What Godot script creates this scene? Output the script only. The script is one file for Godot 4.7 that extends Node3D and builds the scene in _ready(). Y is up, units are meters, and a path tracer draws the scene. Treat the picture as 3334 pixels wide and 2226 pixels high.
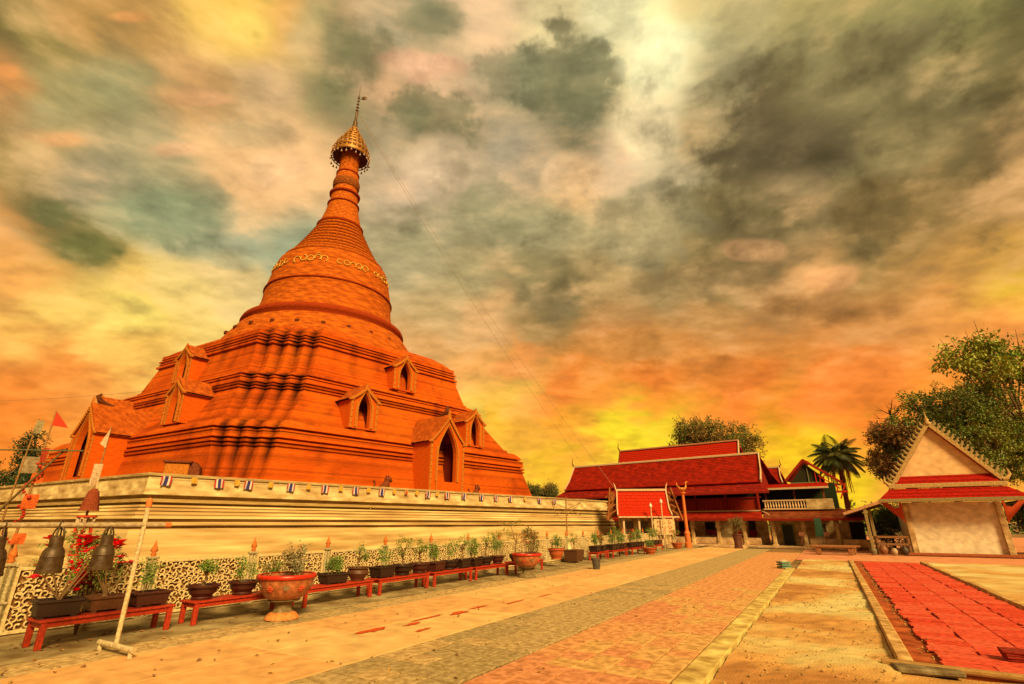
extends Node3D
# A temple court at sunset: an orange brick stupa on a cream base, potted plants on red benches along a fence, halls behind.
# Path frame: s runs along the paved lane, o runs from the lane to the fence (both in metres).
const PATH_ORIGIN := Vector3(-6.99, 0, -8.29)
const PATH_YAW := 1.0325
const STUPA_U := Vector3(0.652, 0, -0.758)
const STUPA_V := Vector3(-0.862, 0, -0.507)
const BASE_CORNER := Vector3(-13.56, 0, -19.36)
const STUPA_CENTRE := Vector3(-15.88, 0, -39.5)
const STUPA_HALF := 13.4

var rng := RandomNumberGenerator.new()
var taken := {}
var mats := {}
var tex := {}
var smooth_no := 1

func path(s: float, o: float, y := 0.0) -> Vector3:
	return PATH_ORIGIN + Vector3(0.5127, 0, -0.8586) * s + Vector3(-0.8586, 0, -0.5127) * o + Vector3(0, y, 0)

func rnd(a: float, b: float) -> float:
	return rng.randf_range(a, b)

# ---------------------------------------------------------------- nodes
func numbered(called: String) -> String:
	var k: int = taken.get(called, 0)
	taken[called] = k + 1
	return called if k == 0 else "%s_%03d" % [called, k]

func tag(o: Node3D, label: String, category: String, group := "") -> Node3D:
	o.set_meta("label", label)
	o.set_meta("category", category)
	if group != "":
		o.set_meta("group", group)
	return o

func thing(called: String, label: String, category: String, at := Vector3.ZERO, turn := 0.0, group := "") -> Node3D:
	var o := Node3D.new()
	o.name = numbered(called)
	add_child(o)
	o.position = at
	o.rotation.y = turn
	tag(o, label, category, group)
	return o

func mesh_of(st: SurfaceTool) -> ArrayMesh:
	st.generate_normals()
	st.index()
	return st.commit()

func place(called: String, m: Mesh, mat: Material, parent: Node, at := Transform3D()) -> MeshInstance3D:
	var o := MeshInstance3D.new()
	o.name = numbered(called) if parent == self else called
	o.mesh = m
	o.material_override = mat
	o.transform = at
	parent.add_child(o, true)
	return o

func obj(called: String, st: SurfaceTool, mat: Material, parent: Node, at := Transform3D()) -> MeshInstance3D:
	return place(called, mesh_of(st), mat, parent, at)

func struct(called: String, st: SurfaceTool, mat: Material, label: String, at := Transform3D()) -> MeshInstance3D:
	var o := obj(called, st, mat, self, at)
	o.set_meta("kind", "structure")
	o.set_meta("label", label)
	return o

func stuff(called: String, m: Mesh, mat: Material, parent: Node, spots: Array, tints: Array = []) -> MultiMeshInstance3D:
	var mm := MultiMesh.new()
	mm.transform_format = MultiMesh.TRANSFORM_3D
	mm.use_colors = tints.size() > 0
	mm.mesh = m
	mm.instance_count = spots.size()
	for i in spots.size():
		mm.set_instance_transform(i, spots[i])
		if tints.size() > 0:
			mm.set_instance_color(i, tints[i])
	var o := MultiMeshInstance3D.new()
	o.name = numbered(called) if parent == self else called
	o.multimesh = mm
	o.material_override = mat
	parent.add_child(o, true)
	o.set_meta("kind", "stuff")
	return o

func copy_thing(o: Node3D, base_name: String, label: String, at: Vector3, turn: float) -> Node3D:
	var c: Node3D = o.duplicate()
	c.name = numbered(base_name)
	add_child(c)
	c.position = at
	c.rotation.y = turn
	c.set_meta("label", label)
	return c

# ---------------------------------------------------------------- shapes
func surf() -> SurfaceTool:
	var st := SurfaceTool.new()
	st.begin(Mesh.PRIMITIVE_TRIANGLES)
	st.set_smooth_group(-1)
	st.set_color(Color.WHITE)
	return st

# a flat convex face turned so that it looks along out
func face(st: SurfaceTool, p: Array, out: Vector3) -> void:
	var n: Vector3 = (p[1] - p[0]).cross(p[2] - p[0])
	var flip := n.dot(out) < 0.0
	for i in range(1, p.size() - 1):
		st.add_vertex(p[0])
		if flip:
			st.add_vertex(p[i])
			st.add_vertex(p[i + 1])
		else:
			st.add_vertex(p[i + 1])
			st.add_vertex(p[i])

func box(st: SurfaceTool, c: Vector3, size: Vector3, b := Basis(), bev := 0.0) -> void:
	var h := size * 0.5
	if bev <= 0.0:
		for ax in 3:
			for s in [-1.0, 1.0]:
				var q := []
				for k in [[-1, -1], [1, -1], [1, 1], [-1, 1]]:
					var v := Vector3.ZERO
					v[ax] = s * h[ax]
					v[(ax + 1) % 3] = k[0] * h[(ax + 1) % 3]
					v[(ax + 2) % 3] = k[1] * h[(ax + 2) % 3]
					q.append(c + b * v)
				var o := Vector3.ZERO
				o[ax] = s
				face(st, q, b * o)
		return
	var r := Vector3(h.x - bev, h.y - bev, h.z - bev)
	for ax in 3:
		var a1 := (ax + 1) % 3
		var a2 := (ax + 2) % 3
		for s in [-1.0, 1.0]:
			var q := []
			for k in [[-1, -1], [1, -1], [1, 1], [-1, 1]]:
				var v := Vector3.ZERO
				v[ax] = s * h[ax]
				v[a1] = k[0] * r[a1]
				v[a2] = k[1] * r[a2]
				q.append(c + b * v)
			var o := Vector3.ZERO
			o[ax] = s
			face(st, q, b * o)
			for t in [-1.0, 1.0]:
				var e := []
				for w in [-1.0, 1.0]:
					var v1 := Vector3.ZERO
					v1[ax] = s * h[ax]
					v1[a1] = t * r[a1]
					v1[a2] = w * r[a2]
					var v2 := Vector3.ZERO
					v2[ax] = s * r[ax]
					v2[a1] = t * h[a1]
					v2[a2] = w * r[a2]
					if w < 0:
						e = [c + b * v1, c + b * v2]
					else:
						e = [e[0], e[1], c + b * v2, c + b * v1]
				var oo := Vector3.ZERO
				oo[ax] = s
				oo[a1] = t
				face(st, e, b * oo)
	for sx in [-1.0, 1.0]:
		for sy in [-1.0, 1.0]:
			for sz in [-1.0, 1.0]:
				var sg := Vector3(sx, sy, sz)
				face(st, [c + b * (sg * Vector3(h.x, r.y, r.z)), c + b * (sg * Vector3(r.x, h.y, r.z)), c + b * (sg * Vector3(r.x, r.y, h.z))], b * sg)

func bar(st: SurfaceTool, a: Vector3, e: Vector3, w: float, d: float, bev := 0.0) -> void:
	var x := (e - a).normalized()
	var up := Vector3.UP if absf(x.y) < 0.95 else Vector3(0, 0, 1)
	var z := x.cross(up).normalized()
	var y := z.cross(x)
	box(st, (a + e) * 0.5, Vector3(a.distance_to(e), w, d), Basis(x, y, z), bev)

# smooth tube through points; radii may vary
func tube(st: SurfaceTool, pts: Array, radii: Array, sides := 8, caps := true) -> void:
	smooth_no += 1
	st.set_smooth_group(smooth_no)
	var rings := []
	var side := Vector3.ZERO
	for i in pts.size():
		var t: Vector3 = (pts[mini(i + 1, pts.size() - 1)] - pts[maxi(i - 1, 0)]).normalized()
		if side == Vector3.ZERO:
			side = t.cross(Vector3.UP if absf(t.y) < 0.9 else Vector3.RIGHT).normalized()
		side = (side - t * side.dot(t)).normalized()
		var up := t.cross(side)
		var ring := []
		var r: float = radii[mini(i, radii.size() - 1)]
		for k in sides:
			var a := TAU * k / sides
			ring.append(pts[i] + (side * cos(a) + up * sin(a)) * r)
		rings.append(ring)
	for i in pts.size() - 1:
		for k in sides:
			var k2 := (k + 1) % sides
			var q := [rings[i][k], rings[i][k2], rings[i + 1][k2], rings[i + 1][k]]
			var mid: Vector3 = (pts[i] + pts[i + 1]) * 0.5
			face(st, q, (q[0] + q[1] + q[2] + q[3]) * 0.25 - mid)
	if caps:
		st.set_smooth_group(-1)
		face(st, rings[0], pts[0] - pts[1])
		face(st, rings[-1], pts[-1] - pts[-2])
	st.set_smooth_group(-1)

# profile of Vector2(radius, height); every band is smooth around and crisp against the next unless soft
func lathe(st: SurfaceTool, prof: Array, segs := 24, at := Transform3D(), soft := false, lean := Vector3.ZERO) -> void:
	smooth_no += 1
	for i in prof.size() - 1:
		if not soft:
			smooth_no += 1
		st.set_smooth_group(smooth_no)
		var p: Vector2 = prof[i]
		var q: Vector2 = prof[i + 1]
		var nrm := Vector2(q.y - p.y, p.x - q.x)
		for k in segs:
			var a := TAU * k / segs
			var b := TAU * (k + 1) / segs
			var ca := Vector3(cos(a), 0, sin(a))
			var cb := Vector3(cos(b), 0, sin(b))
			var lp := lean * p.y + Vector3(0, p.y, 0)
			var lq := lean * q.y + Vector3(0, q.y, 0)
			var out := ((ca + cb) * 0.5 * nrm.x + Vector3(0, nrm.y, 0))
			var pts := []
			if p.x < 0.0005:
				pts = [at * lp, at * (lq + cb * q.x), at * (lq + ca * q.x)]
			elif q.x < 0.0005:
				pts = [at * (lp + ca * p.x), at * (lp + cb * p.x), at * lq]
			else:
				pts = [at * (lp + ca * p.x), at * (lp + cb * p.x), at * (lq + cb * q.x), at * (lq + ca * q.x)]
			face(st, pts, at.basis * out)
	st.set_smooth_group(-1)

# extrude a polygon (in x, y) from z = z0 to z1
func prism(st: SurfaceTool, poly: PackedVector2Array, z0: float, z1: float, at := Transform3D()) -> void:
	var idx := Geometry2D.triangulate_polygon(poly)
	for side in [[z0, Vector3(0, 0, signf(z0 - z1))], [z1, Vector3(0, 0, signf(z1 - z0))]]:
		for i in range(0, idx.size(), 3):
			var t := []
			for k in 3:
				var v := poly[idx[i + k]]
				t.append(at * Vector3(v.x, v.y, side[0]))
			face(st, t, at.basis * side[1])
	var area := 0.0
	for i in poly.size():
		area += poly[i].cross(poly[(i + 1) % poly.size()])
	for i in poly.size():
		var a := poly[i]
		var b := poly[(i + 1) % poly.size()]
		var o := Vector2(b.y - a.y, a.x - b.x) * signf(area)
		face(st, [at * Vector3(a.x, a.y, z0), at * Vector3(b.x, b.y, z0), at * Vector3(b.x, b.y, z1), at * Vector3(a.x, a.y, z1)], at.basis * Vector3(o.x, o.y, 0))

func blob(st: SurfaceTool, c: Vector3, r: Vector3, rows := 6, cols := 9, rough := 0.0) -> void:
	smooth_no += 1
	st.set_smooth_group(smooth_no)
	var g := []
	for i in rows + 1:
		var ring := []
		var th := PI * i / rows
		for k in cols:
			var ph := TAU * k / cols
			var m := 1.0 + (rnd(-rough, rough) if i > 0 and i < rows else 0.0)
			ring.append(c + Vector3(sin(th) * cos(ph), cos(th), sin(th) * sin(ph)) * r * m)
		g.append(ring)
	for i in rows:
		for k in cols:
			var k2 := (k + 1) % cols
			if i == 0:
				face(st, [g[0][0], g[1][k], g[1][k2]], (g[1][k] + g[1][k2]) * 0.5 + g[0][0] - c * 2.0)
			elif i == rows - 1:
				face(st, [g[i][k], g[i][k2], g[rows][0]], (g[i][k] + g[i][k2]) * 0.5 + g[rows][0] - c * 2.0)
			else:
				face(st, [g[i][k], g[i][k2], g[i + 1][k2], g[i + 1][k]], g[i][k] + g[i + 1][k2] - c * 2.0)
	st.set_smooth_group(-1)

# ---------------------------------------------------------------- materials
func noise_tex(key: String, freq: float, octaves: int, lo: float, hi: float, kind := FastNoiseLite.TYPE_SIMPLEX_SMOOTH, tint := Color(1, 1, 1)) -> NoiseTexture2D:
	if tex.has(key):
		return tex[key]
	var n := FastNoiseLite.new()
	n.seed = hash(key) % 9999
	n.noise_type = kind
	n.frequency = freq
	n.fractal_octaves = octaves
	n.fractal_gain = 0.55
	var t := NoiseTexture2D.new()
	t.width = 512
	t.height = 512
	t.seamless = true
	t.noise = n
	var g := Gradient.new()
	g.set_color(0, Color(lo * tint.r, lo * tint.g, lo * tint.b))
	g.set_color(1, Color(hi, hi, hi))
	t.color_ramp = g
	tex[key] = t
	return t

func relief_tex(key: String, freq: float, octaves: int) -> NoiseTexture2D:
	if tex.has(key):
		return tex[key]
	var n := FastNoiseLite.new()
	n.seed = hash(key) % 9999
	n.frequency = freq
	n.fractal_octaves = octaves
	var t := NoiseTexture2D.new()
	t.width = 512
	t.height = 512
	t.seamless = true
	t.noise = n
	tex[key] = t
	return t

# col is the real base colour, linear; look picks the grain; scale is in repeats per metre
func mat(key: String, col: Color, rough: float, look := "mottle", scale := Vector3.ONE, relief := 0.0, vcol := false, metal := 0.0) -> StandardMaterial3D:
	if mats.has(key):
		return mats[key]
	var m := StandardMaterial3D.new()
	m.resource_name = key
	m.albedo_color = col.linear_to_srgb()
	m.roughness = rough
	m.metallic = metal
	m.metallic_specular = 0.25 if rough > 0.6 else 0.5
	m.vertex_color_use_as_albedo = vcol
	match look:
		"mottle": m.albedo_texture = noise_tex("mottle", 0.012, 6, 0.78, 1.0)
		"worn": m.albedo_texture = noise_tex("worn", 0.02, 7, 0.66, 1.0, FastNoiseLite.TYPE_SIMPLEX_SMOOTH, Color(1, 0.92, 0.8))
		"streak": m.albedo_texture = noise_tex("streak", 0.02, 5, 0.74, 1.0, FastNoiseLite.TYPE_SIMPLEX_SMOOTH, Color(1, 0.9, 0.75))
		"grain": m.albedo_texture = noise_tex("grain", 0.09, 4, 0.7, 1.0)
		"stain": m.albedo_texture = noise_tex("stain", 0.008, 7, 0.58, 1.0, FastNoiseLite.TYPE_SIMPLEX_SMOOTH, Color(1, 0.85, 0.7))
	m.uv1_triplanar = true
	m.uv1_world_triplanar = true
	m.uv1_scale = scale
	m.uv1_triplanar_sharpness = 6.0
	if relief > 0.0:
		m.heightmap_enabled = true
		m.heightmap_texture = relief_tex("relief", 0.03, 6)
		m.heightmap_scale = relief
	mats[key] = m
	return m

func leaf_mat(key: String, col: Color, back: Color) -> StandardMaterial3D:
	if mats.has(key):
		return mats[key]
	var m := StandardMaterial3D.new()
	m.resource_name = key
	m.albedo_color = col.linear_to_srgb()
	m.vertex_color_use_as_albedo = true
	m.roughness = 0.55
	m.backlight_enabled = true
	m.backlight = back
	m.cull_mode = BaseMaterial3D.CULL_DISABLED
	mats[key] = m
	return m

# ---------------------------------------------------------------- leaves
# adds one folded leaf: base point, direction, length, width
func leaf(V: PackedVector3Array, C: PackedColorArray, p: Vector3, dir: Vector3, nrm: Vector3, l: float, w: float, col: Color) -> void:
	var side := dir.cross(nrm).normalized()
	var up := side.cross(dir).normalized()
	var mid := p + dir * l * 0.5
	var tip := p + dir * l - up * l * 0.16
	var a := mid + side * w * 0.5 + up * w * 0.18
	var b := mid - side * w * 0.5 + up * w * 0.18
	V.append_array([p, a, tip, p, tip, b])
	for i in 6:
		C.append(col)

func leaf_mesh(V: PackedVector3Array, C: PackedColorArray) -> ArrayMesh:
	var N := PackedVector3Array()
	N.resize(V.size())
	for i in range(0, V.size(), 3):
		var n := (V[i + 2] - V[i]).cross(V[i + 1] - V[i]).normalized()
		N[i] = n
		N[i + 1] = n
		N[i + 2] = n
	var arr := []
	arr.resize(Mesh.ARRAY_MAX)
	arr[Mesh.ARRAY_VERTEX] = V
	arr[Mesh.ARRAY_NORMAL] = N
	arr[Mesh.ARRAY_COLOR] = C
	var m := ArrayMesh.new()
	m.add_surface_from_arrays(Mesh.PRIMITIVE_TRIANGLES, arr)
	return m

func rand_dir() -> Vector3:
	var z := rnd(-1, 1)
	var a := rnd(0, TAU)
	var r := sqrt(1.0 - z * z)
	return Vector3(r * cos(a), z, r * sin(a))

# a crown: clumps (Vector4 centre + radius), each filled with leaves that stand out from its sprays
func crown_mesh(clumps: Array, leaves: int, size: float, cols: Array) -> ArrayMesh:
	var V := PackedVector3Array()
	var C := PackedColorArray()
	var total := 0.0
	for c in clumps:
		total += c.w * c.w
	for c in clumps:
		var centre := Vector3(c.x, c.y, c.z)
		var many := int(leaves * c.w * c.w / total)
		var sprays := maxi(6, many / 14)
		var tone: Color = cols[rng.randi() % cols.size()]
		for s in sprays:
			var d := rand_dir()
			d.y = d.y * 0.8 + 0.1
			var at: Vector3 = centre + d * c.w * pow(rnd(0.15, 1.0), 0.5)
			var run := (d + rand_dir() * 0.7).normalized()
			for k in 14:
				var p := at + run * size * rnd(-1.0, 2.4) + rand_dir() * size * 0.8
				var dir := (run * 0.5 + rand_dir() + Vector3(0, -0.25, 0)).normalized()
				var nr := (Vector3.UP + rand_dir() * 0.9).normalized()
				var col := tone.lerp(cols[rng.randi() % cols.size()], 0.45) * rnd(0.75, 1.25)
				var l := size * rnd(0.7, 1.3)
				leaf(V, C, p, dir, nr, l, l * rnd(0.4, 0.6), col)
	return leaf_mesh(V, C)

# ---------------------------------------------------------------- sky
# Broad cloud colours by azimuth and elevation (degrees, sRGB); noise tears their edges and adds the fine cloud.
func cloud_colours() -> Array:
	return [
	[-55, 38, "5f5a2d"], [-51, 39, "a58c4b"], [-47, 42, "c89650"], [-37, 46, "ffcd5a"], [-34, 48, "f5b45f"], [-30, 48, "beaa6e"], [-25, 48, "827850"], [-18, 51, "afa078"], [-12, 52, "96906a"], [-4, 53, "f0c896"], [5, 52, "fae1a0"], [15, 52, "fff0b4"], [21, 50, "fff5aa"], [27, 50, "e1c882"], [32, 47, "c8b478"], [39, 46, "b9a564"], [45, 43, "a5965a"], [51, 40, "968c50"], [55, 38, "5a5532"],
	[-53, 33, "e19650"], [-49, 35, "b0a064"], [-45, 37, "aaa06a"], [-40, 39, "dca564"], [-33, 42, "d8b07a"], [-26, 43, "968c5a"], [-21, 47, "877d5a"], [-19, 46, "f0b982"], [-11, 48, "ebbe8c"], [-6, 50, "c8af82"], [2, 50, "969069"], [8, 48, "73704e"], [14, 46, "827d58"], [18, 49, "ffebaa"], [23, 46, "fff0af"], [20, 43, "f0d7a0"], [28, 43, "a59669"], [33, 40, "736946"], [38, 42, "9b8c5a"], [43, 39, "8c7d50"], [48, 35, "aa965f"], [53, 35, "827346"], [53, 32, "b9965a"],
	[-52, 28, "a58c50"], [-48, 31, "c4a466"], [-44, 30, "a5966e"], [-40, 34, "c0aa76"], [-33, 34, "f5be7d"], [-28, 37, "fac382"], [-16, 40, "bea578"], [-14, 44, "787350"], [-10, 38, "e6c39b"], [-7, 42, "877d58"], [-1, 41, "b9a582"], [5, 40, "bea57d"], [11, 43, "787352"], [9, 38, "f5be78"], [15, 40, "e6c396"], [19, 36, "cdb98c"], [25, 40, "c3a56e"], [29, 37, "87764e"], [34, 35, "695c3e"], [38, 35, "786944"], [42, 34, "a5915a"], [46, 34, "8c784b"], [47, 29, "8c7341"], [51, 28, "c3965a"],
	[-50, 23, "f5aa5a"], [-47, 25, "6e693c"], [-44, 24, "877841"], [-43, 23, "78733c"], [-40, 28, "a8aa78"], [-36, 27, "a8aa7d"], [-32, 27, "b8b48a"], [-40, 21, "fac864"], [-27, 27, "a5aa82"], [-14, 34, "d2b48c"], [-13, 30, "b4a573"], [-4, 35, "a59669"], [2, 33, "b4a573"], [7, 34, "b9aa78"], [13, 31, "c3af78"], [18, 33, "c8af78"], [24, 30, "968250"], [30, 30, "826e46"], [34, 28, "a58755"], [40, 27, "8c7341"], [45, 25, "a07d46"], [49, 24, "be9155"],
	[-48, 18, "ffaf55"], [-45, 17, "ffd769"], [-40, 18, "ffe06c"], [-35, 22, "fcd67a"], [-32, 24, "f5cf84"], [-12, 27, "c3af7d"], [-7, 26, "b9a56e"], [1, 27, "a08c5a"], [6, 24, "7d6e41"], [12, 26, "c3a064"], [20, 25, "9b8250"], [26, 25, "a0824b"], [31, 24, "b98a52"], [35, 23, "ebaa64"], [39, 23, "a58246"], [42, 20, "be8c4b"], [46, 20, "c89146"], [48, 18, "ffdc28"], [47, 19, "d8964e"], [49, 20, "cd964a"], [48, 15, "ffa04a"], [47, 17, "f59a4b"],
	[-46, 15, "ffb450"], [-43, 13, "ff963c"], [-38, 15, "ffc35a"], [-33, 18, "ffd672"], [-9, 23, "c8a569"], [-4, 22, "e6af6e"], [4, 21, "a5824b"], [12, 23, "be8c50"], [22, 21, "c89150"], [30, 20, "be874b"], [38, 17, "d7914b"], [43, 18, "f5a04b"], [46, 14, "fa9641"],
	[-45, 10, "ff8c32"], [-41, 11, "ffa045"], [-10, 18, "e1a55f"], [-5, 16, "ffaf5a"], [1, 17, "f0964b"], [12, 19, "e18c41"], [21, 17, "e69141"], [30, 15, "e18c3c"], [37, 13, "ff8c37"],
	[-5, 13, "ffd256"], [-1, 11, "ffbe32"], [6, 14, "fa8232"], [16, 14, "f07d2d"], [25, 12, "ff8232"], [33, 12, "ff8232"], [36, 9, "ff822d"], [1, 14, "ffc850"], [-3, 8, "ffbc3c"], [1, 9, "ffb23c"], [4, 6, "ffc42f"], [6, 11, "ffaa2d"], [12, 10, "ffe22c"], [15, 10, "ffe830"], [17, 9, "ffdc2d"], [23, 12, "ff9632"], [29, 9, "ff8c28"], [28, 7, "ffd21e"], [31, 8, "ffeb28"], [32, 5, "ffc428"], [34, 4, "ffeb14"], [35, 7, "ff9632"], [42, 11, "ff9632"], [-45, 6, "ff8c2d"], [-42, 8, "ff9637"], [4, 3, "ffbe38"], [6, 9, "ffaa3a"], [20, 9, "ffa035"], [11, 13, "ff963a"], [16, 12, "ff9030"], [3, 13, "ffaf4a"], [31, 10, "ff8c34"], [34, 5, "ffaa30"], [36, 4, "ffa040"], [18, 6, "ffb030"], [26, 5, "ffb030"],
	[-110, 30, "b48c50"], [-110, 5, "ff963c"], [-150, 20, "a58c5a"], [180, 40, "96825a"], [150, 20, "a5875a"], [110, 30, "a0824b"], [110, 5, "ff9632"], [0, 85, "a5915f"], [60, 70, "96875a"], [-60, 70, "8c7d50"], [180, 75, "96825a"], [75, 8, "ff9632"], [-75, 8, "ff9637"],
	]

# Single cloud masses and lit gaps: azimuth, elevation, half width, half height, tilt (degrees), colour, strength, softness of the edge.
func cloud_masses() -> Array:
	return [
		[37, 35, 12.3, 9.0, -28, "74653f", 0.60, 0.60], [25, 29, 15.1, 4.8, -17, "8a7446", 0.45, 0.60],
		[9, 47, 6.0, 4.3, -10, "74704c", 0.72, 0.34], [1, 48, 4.0, 2.6, -3, "85805a", 0.50, 0.35], [-11, 44, 5.8, 2.4, 5, "78744e", 0.70, 0.40], [-24, 48, 4.2, 3.3, 17, "80794e", 0.55, 0.50],
		[-14, 52, 3.8, 1.7, 9, "8a8458", 0.50, 0.50], [-44, 23, 2.9, 1.4, 20, "75723c", 0.75, 0.50], [-47, 25, 1.5, 1.3, 24, "726f40", 0.70, 0.50], [34, 36, 6.5, 6.4, -24, "66583a", 0.72, 0.45],
		[41, 39, 6.8, 3.7, -32, "8a7a4c", 0.60, 0.50], [53, 36, 2.6, 3.3, -37, "6e6238", 0.60, 0.50], [28, 31, 6.4, 3.9, -17, "7c6a42", 0.60, 0.45], [43, 27, 6.3, 2.6, -24, "876c3c", 0.60, 0.50],
		[6, 24, 5.4, 2.4, -3, "84724a", 0.55, 0.50], [20, 25, 6.0, 2.0, -11, "94784a", 0.55, 0.50], [27, 25, 4.7, 1.8, -14, "846a42", 0.50, 0.50], [-5, 35, 6.3, 4.5, 1, "9c9468", 0.50, 0.50],
		[17, 32, 5.7, 4.9, -11, "b4a272", 0.50, 0.40], [13, 19, 6.9, 1.9, -6, "c0843e", 0.50, 0.60], [36, 20, 7.1, 1.6, -15, "aa7238", 0.50, 0.60], [21, 15, 9.3, 1.8, -7, "dc7a30", 0.50, 0.60],
		[44, 32, 3.5, 2.1, -29, "aa935c", 0.50, 0.50], [-32, 26, 4.8, 1.5, 13, "a8ac84", 0.50, 0.60], [-38, 28, 4.2, 2.4, 19, "9ca474", 0.45, 0.60], [-50, 32, 3.0, 2.2, 31, "969060", 0.45, 0.60],
		[-34, 37, 4.3, 1.9, 21, "a89a6c", 0.40, 0.60], [21, 48, 3.5, 4.6, -18, "fff4b8", 0.75, 0.60], [18, 41, 3.8, 4.4, -14, "f4dca4", 0.60, 0.60], [7, 38, 4.1, 2.7, -6, "f4c890", 0.60, 0.60],
		[-36, 46, 2.1, 1.7, 26, "ffd868", 0.70, 0.70], [-13, 48, 3.9, 1.5, 7, "f4b88a", 0.70, 0.50], [-10, 39, 5.6, 3.0, 4, "ecc898", 0.55, 0.50], [-48, 31, 2.6, 0.8, 30, "f0a866", 0.60, 0.70],
		[-39, 34, 3.2, 0.9, 24, "f2b47c", 0.60, 0.70], [-30, 35, 3.7, 2.0, 17, "f8c68c", 0.60, 0.70], [-38, 39, 2.9, 0.8, 24, "efae74", 0.55, 0.70], [35, 23, 3.1, 1.4, -15, "f0aa68", 0.70, 0.50],
		[29, 27, 3.5, 1.1, -15, "d8a068", 0.60, 0.50], [-47, 42, 1.6, 0.5, 35, "eea058", 0.60, 0.70], [-53, 34, 1.1, 0.7, 38, "ec9a50", 0.60, 0.70], [34, 32, 3.9, 1.6, -21, "a68a5c", 0.50, 0.50],
	]

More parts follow.
